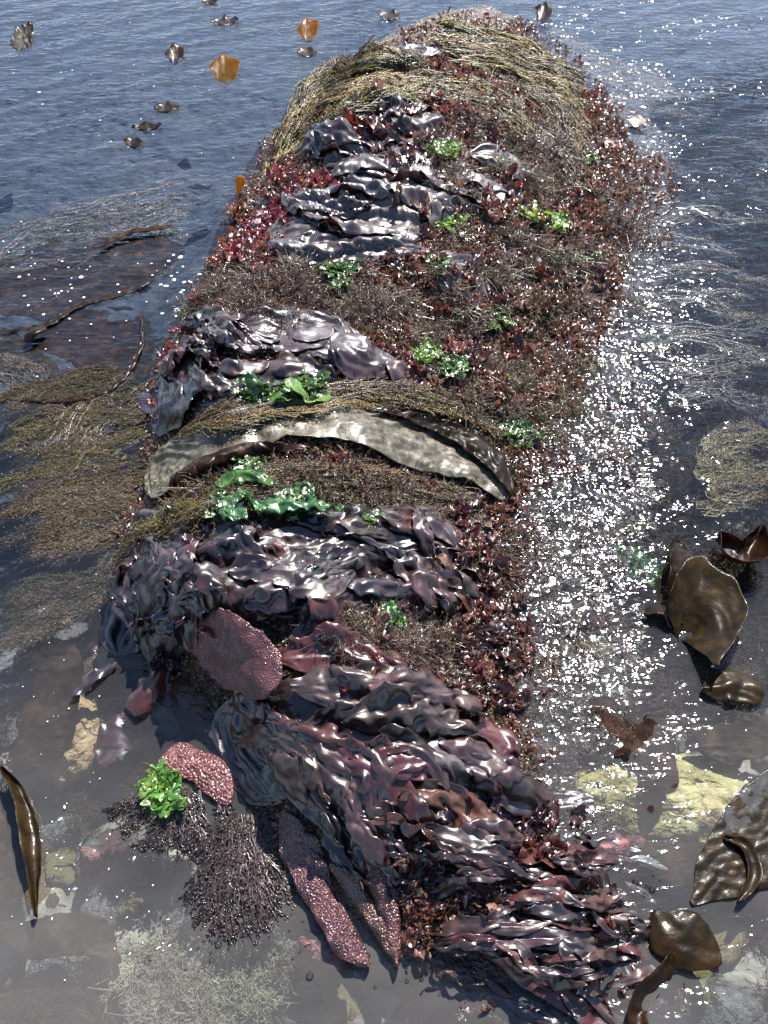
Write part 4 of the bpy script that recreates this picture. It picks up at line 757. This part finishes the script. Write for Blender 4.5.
for i in range(26):
    x = rnd.gauss(215, 45); y = rnd.uniform(915, 1015); bx, by = P(x, y, -.035); o = bpy.data.objects.new('drowned_pale_seaweed', V_pale['pale_weed'][i % 3]); COL.objects.link(o)
    o.location = (float(bx), float(by), -.045); o.rotation_euler = (0, 0, rnd.uniform(0, 6.28)); o.scale = (.8, .8, .5)
    tag(o, 'pale cream feathery seaweed drowned in the grey water near the left corner', 'seaweed', 'pale drowned feathery seaweed near the left corner')
# tufts awash in the glitter on the right flank
ADJ_W = {'brown': 'small brown feathery tuft awash', 'brown_red': 'small reddish feathery tuft awash'}
scatter('awash_seaweed', V_feather, ['brown', 'brown_red'], [(560,330),(600,290),(650,420),(640,560),(610,700),(540,720),(520,600),(530,480)], 90, (.6, 1.1), ADJ_W, 'seaweed', 'awash tufts', floatz=-.012, flatz=(.4, .65))
scatter('awash_seaweed', V_feather, ['brown', 'brown_red'], [(600,110),(640,160),(660,260),(620,330),(590,300)], 40, (.8, 1.4), ADJ_W, 'seaweed', 'awash tufts', floatz=-.014, flatz=(.4, .6))
scatter('floating_scrap', V_scrap, ['laver_red', 'laver'], [(560,350),(640,340),(680,500),(640,720),(560,740)], 30, (.3, .6), {'laver_red': 'red seaweed scrap half drowned', 'laver': 'dark seaweed scrap half drowned'}, 'seaweed', 'scraps awash', floatz=-.008, flatz=(.4, .7))
scatter('floating_scrap', V_scrap, ['laver', 'laver_red'], [(420,960),(650,930),(700,1000),(600,1030),(460,1030)], 26, (.3, .55), {'laver_red': 'red seaweed scrap floating', 'laver': 'dark seaweed scrap floating'}, 'seaweed', 'scraps at the near end', floatz=-.006, flatz=(.5, .8))
scatter('awash_seaweed', V_feather, ['brown_red', 'brown'], [(540,700),(620,690),(640,830),(560,820)], 14, (.6, .9), {'brown': 'small brown tuft awash', 'brown_red': 'small reddish tuft awash'}, 'seaweed', 'awash tufts', floatz=-.014, flatz=(.6, .9))

# dark drowned growth that mottles the shallows
scatter('drowned_seaweed', V_feather, ['drowned_brown'], [(-20,640),(110,660),(180,700),(150,780),(120,900),(180,1030),(-20,1030)], 18, (.6, 1.1), {'drowned_brown': 'drowned brown feathery tuft, lower left', 'olive_dark': 'drowned olive feathery tuft, lower left', 'brown_red': 'drowned reddish feathery tuft, lower left'}, 'seaweed', 'drowned tufts', floatz=-.075, flatz=(.4, .7))
scatter('drowned_seaweed', V_feather, ['drowned_brown'], [(650,380),(790,360),(790,700),(660,720)], 60, (.9, 1.9), {'drowned_brown': 'drowned brown tuft on the right', 'olive_dark': 'drowned olive tuft on the right'}, 'seaweed', 'drowned tufts right', floatz=-.05, flatz=(.4, .7))
scatter('drowned_seaweed', V_feather, ['drowned_brown'], [(640,860),(790,800),(790,1030),(560,1030)], 12, (.6, 1.1), {'drowned_brown': 'drowned brown tuft in the lower right', 'brown_red': 'drowned reddish tuft in the lower right'}, 'seaweed', 'drowned tufts lower right', floatz=-.06, flatz=(.4, .7))
scatter('drowned_seaweed', V_feather, ['drowned_brown'], [(650,110),(790,80),(790,360),(660,330)], 50, (1.3, 2.6), {'drowned_brown': 'drowned brown tuft in the upper right'}, 'seaweed', 'drowned tufts upper right', floatz=-.07, flatz=(.4, .7))
for i, (lab, pth, w) in enumerate([('drowned dark kelp blade on the bottom near the left corner', [(-10,925),(40,940),(90,935),(120,965)], [16,44,40,16]),
    ('drowned dark kelp blade beside the cream rock on the left', [(20,640),(60,670),(40,740),(10,770)], [20,50,50,20]),
    ('drowned brown kelp blade across the pale yellow rock', [(590,700),(630,735),(655,770),(650,815)], [30,60,50,20]),
    ('drowned dark kelp blade between the wrinkled tip and the yellowish rock', [(690,730),(730,745),(780,730)], [20,40,40]),
    ('drowned red brown kelp blade in the grey water at the lower right', [(600,880),(650,860),(690,870),(720,900)], [10,40,44,20])]):
    kelp(lab, pth, w, -.030 if i not in (2, 3) else -.010, mat='kelp_sub', lift=.003, ragged=.22, fold=.006)
# ------------------------------------------------------------------ drowned rocks
def rock(label, px, py, w, h, level, mat, seed, zs=.05):
    n, m = 40, 24; u = np.linspace(0, 2 * np.pi, n); v = np.linspace(0, np.pi, m); U, Vv = np.meshgrid(u, v, indexing='ij')
    x0, y0 = P(px, py, level); x1, _ = P(px + w / 2, py, level); _, y1 = P(px, py - h / 2, level); rx = float(x1 - x0); ry = float(y1 - y0)
    dx = np.cos(U) * np.sin(Vv); dy = np.sin(U) * np.sin(Vv); dz = np.cos(Vv)
    k = 1 + .22 * gn(dx * 1.2 + seed, dy * 1.2 + dz, seed) + .15 * gn(dx * 4, dy * 4 + dz * 3, seed + 1) + .05 * gn(dx * 10, dy * 10 + dz * 8, seed + 2)
    me = mesh('drowned_rock', np.stack([dx * rx * k, dy * ry * k, dz * zs * k], -1).reshape(-1, 3), gridf(n, m), M[mat])
    put('drowned_rock', me, (float(x0), float(y0), level - zs * .8), label=label, cat='rock')
rock('pale yellow rock seen through the water at the right, below the brown kelp', 665, 785, 180, 96, -.016, 'rock_pale', 3)
rock('yellowish drowned rock beside the right edge', 700, 800, 110, 80, -.020, 'rock_pale', 5)
rock('cream drowned rock under the violet blade on the left', 70, 730, 56, 80, -.04, 'rock_pale', 8)
rock('pink drowned rock right of the lower purple folds', 600, 842, 100, 44, -.012, 'rock_pink', 11)
rock('small pink drowned rock below the forked bumpy strap', 318, 950, 56, 40, -.015, 'rock_pink', 14)
rock('small pink drowned rock left of the black tufts', 88, 855, 26, 22, -.04, 'rock_pink', 17)

stones = []
for i in range(5):
    n, m = 18, 10; U, Vv = np.meshgrid(np.linspace(0, 2 * np.pi, n), np.linspace(0, np.pi, m), indexing='ij'); dx = np.cos(U) * np.sin(Vv); dy = np.sin(U) * np.sin(Vv); dz = np.cos(Vv)
    k = 1 + .35 * gn(dx * 1.5 + i * 3, dy * 1.5 + dz, 300 + i) + .1 * gn(dx * 4, dy * 4 + dz * 3, 310 + i)
    stones.append(mesh('stone', np.stack([dx * k, dy * k * .8, dz * k * .5], -1).reshape(-1, 3), gridf(n, m), M[['stone_grey', 'stone_brown', 'rock_pale', 'stone_grey', 'rock_pink'][i]]))
NM = ['grey', 'brown', 'cream', 'grey', 'pink']
for area, (bx0, by0, bx1, by1), cnt in (('in the lower left shallows', (-20, 650, 260, 1020), 80), ('in the lower right shallows', (620, 690, 780, 1020), 60), ('below the near end', (280, 960, 560, 1030), 24)):
    for c in range(cnt):
        px, py = rnd.uniform(bx0, bx1), rnd.uniform(by0, by1); x, y = P(px, py, -.1); x, y = float(x), float(y); i = rnd.randrange(5); r_ = rnd.choice([.012, .02, .03, .045]) * rnd.uniform(.7, 1.3)
        o = bpy.data.objects.new('stone', stones[i]); COL.objects.link(o); o.scale = (r_, r_, r_ * .8); o.location = (x, y, float(bed(x, y)) + r_ * .15); o.rotation_euler = (0, 0, rnd.uniform(0, 6.28))
        tag(o, f'small {NM[i]} stone on the bottom {area}', 'stone', f'{NM[i]} stones {area}')

# ------------------------------------------------------------------ turf: countless tiny blades that clothe the ridge
def turf(name, label, n, bounds, Lr, Wr, seed, mat, keep=None, zf=None, lift=.004):
    r = np.random.default_rng(seed); px = r.uniform(bounds[0], bounds[2], n * 2); py = r.uniform(bounds[1], bounds[3], n * 2)
    xl = np.interp(py, _e[:, 0], _e[:, 1]); xr = np.interp(py, _e[:, 0], _e[:, 2]); k = (px > xl - 4 + 10 * gn(py * .06, px * 0, 3)) & (px < xr + 14 * gn(py * .05, px * 0, 7))
    if keep is not None: k = keep(px, py, xl, xr, r)
    px = px[k][:n]; py = py[k][:n]; m = len(px)
    if zf is None: x, y = G(px, py); z = H(x, y) + lift
    else: z = np.full(m, zf) + r.normal(0, .004, m); x, y = P(px, py, z)
    d = hemi(m, r, .6); sc = np.interp(y, [.3, 1.2, 3.2], [.7, 1, 1.7]); nn = unit(np.cross(d, r.normal(0, 1, (m, 3))) + np.array([0, 0, .8]))
    v, f = leaves_vf(np.stack([x, y, z], 1), d, nn, Lr * sc * r.uniform(.4, 1.4, m), Wr * sc * r.uniform(.4, 1.4, m), r.uniform(-1.5, 1.5, m), seed + 1, 4, 3, .3, .2)
    o = put(name, mesh(name, v, f, M[mat]), kind='stuff', label=label, cat='seaweed'); return o
turf('seaweed_turf', 'countless small red and brown seaweed leaves covering the mound', 42000, (100, 12, 650, 850), .012, .0026, 71, 'turf')
turf('awash_seaweed_bits', 'countless small dark seaweed bits breaking the glittering water', 9000, (480, 90, 700, 760), .012, .0035, 72, 'turf',
     keep=lambda px, py, xl, xr, r: (px > xr - 60) & (px < xr + 60 * r.uniform(0, 1, len(px)) * (.4 + gn(px * .02, py * .02, 5))), zf=.0, lift=0)

# ------------------------------------------------------------------ foam flecks and bubbles
def flecks(name, label, pts, mat, z=.0025):
    r = np.random.default_rng(5); vs = []; fs = []; b = 0; n = 8; m = 4
    for px, py, s, st in pts:
        x, y = P(px, py, z); a = r.uniform(0, 3.1); th = np.linspace(0, 2 * np.pi, n, endpoint=False); ph = np.linspace(0, np.pi / 2, m)
        T, Q = np.meshgrid(th, ph, indexing='ij'); X = np.cos(T) * np.cos(Q) * s * st; Y = np.sin(T) * np.cos(Q) * s; Zq = np.sin(Q) * s * (.9 if mat == 'bubble' else .25)
        X, Y = X * math.cos(a) - Y * math.sin(a), X * math.sin(a) + Y * math.cos(a)
        vs.append(np.stack([X + x, Y + y, Zq + z - .001], -1).reshape(-1, 3)); idx = np.arange(n * m).reshape(n, m); nx = np.roll(idx, -1, 0)
        fs.append(np.stack([idx[:, :-1], nx[:, :-1], nx[:, 1:], idx[:, 1:]], -1).reshape(-1, 4) + b); b += n * m
    return put(name, mesh(name, np.vstack(vs), np.vstack(fs), M[mat]), label=label, cat='foam', kind='stuff')
pt = []
def clump(cx, cy, sx, sy, n, smin, smax, st=1.4):
    for k in range(n): pt.append((rnd.gauss(cx, sx), rnd.gauss(cy, sy), rnd.uniform(smin, smax) * (1 if rnd.random() < .85 else 1.8), rnd.uniform(1, st)))
clump(90, 275, 50, 22, 34, .0012, .004); clump(172, 285, 12, 20, 26, .0015, .005); clump(30, 262, 24, 20, 20, .001, .003)
clump(90, 440, 40, 40, 60, .0005, .0013); clump(60, 350, 40, 30, 10, .001, .0025)
clump(80, 850, 55, 50, 34, .0005, .0014, 2.6); clump(130, 940, 40, 30, 16, .0005, .0014, 2.8); clump(60, 700, 40, 60, 30, .0005, .0012); clump(560, 800, 60, 60, 30, .0005, .0014)
clump(680, 690, 50, 80, 40, .0005, .0016); clump(170, 90, 90, 50, 40, .001, .003)
flecks('foam_flecks', 'pale foam flecks scattered on the water', pt, 'foam')
pt = []
clump(235, 925, 40, 22, 26, .0012, .0035, 1.05); clump(300, 900, 12, 30, 14, .001, .003, 1.05); pt.append((310, 975, .006, 1)); clump(590, 740, 30, 30, 40, .001, .003, 1.05); clump(510, 965, 60, 26, 90, .001, .0035, 1.05); clump(600, 900, 50, 50, 90, .001, .0035, 1.05)
flecks('bubbles', 'clear bubbles floating around the tufts and the near tangle', pt, 'bubble')
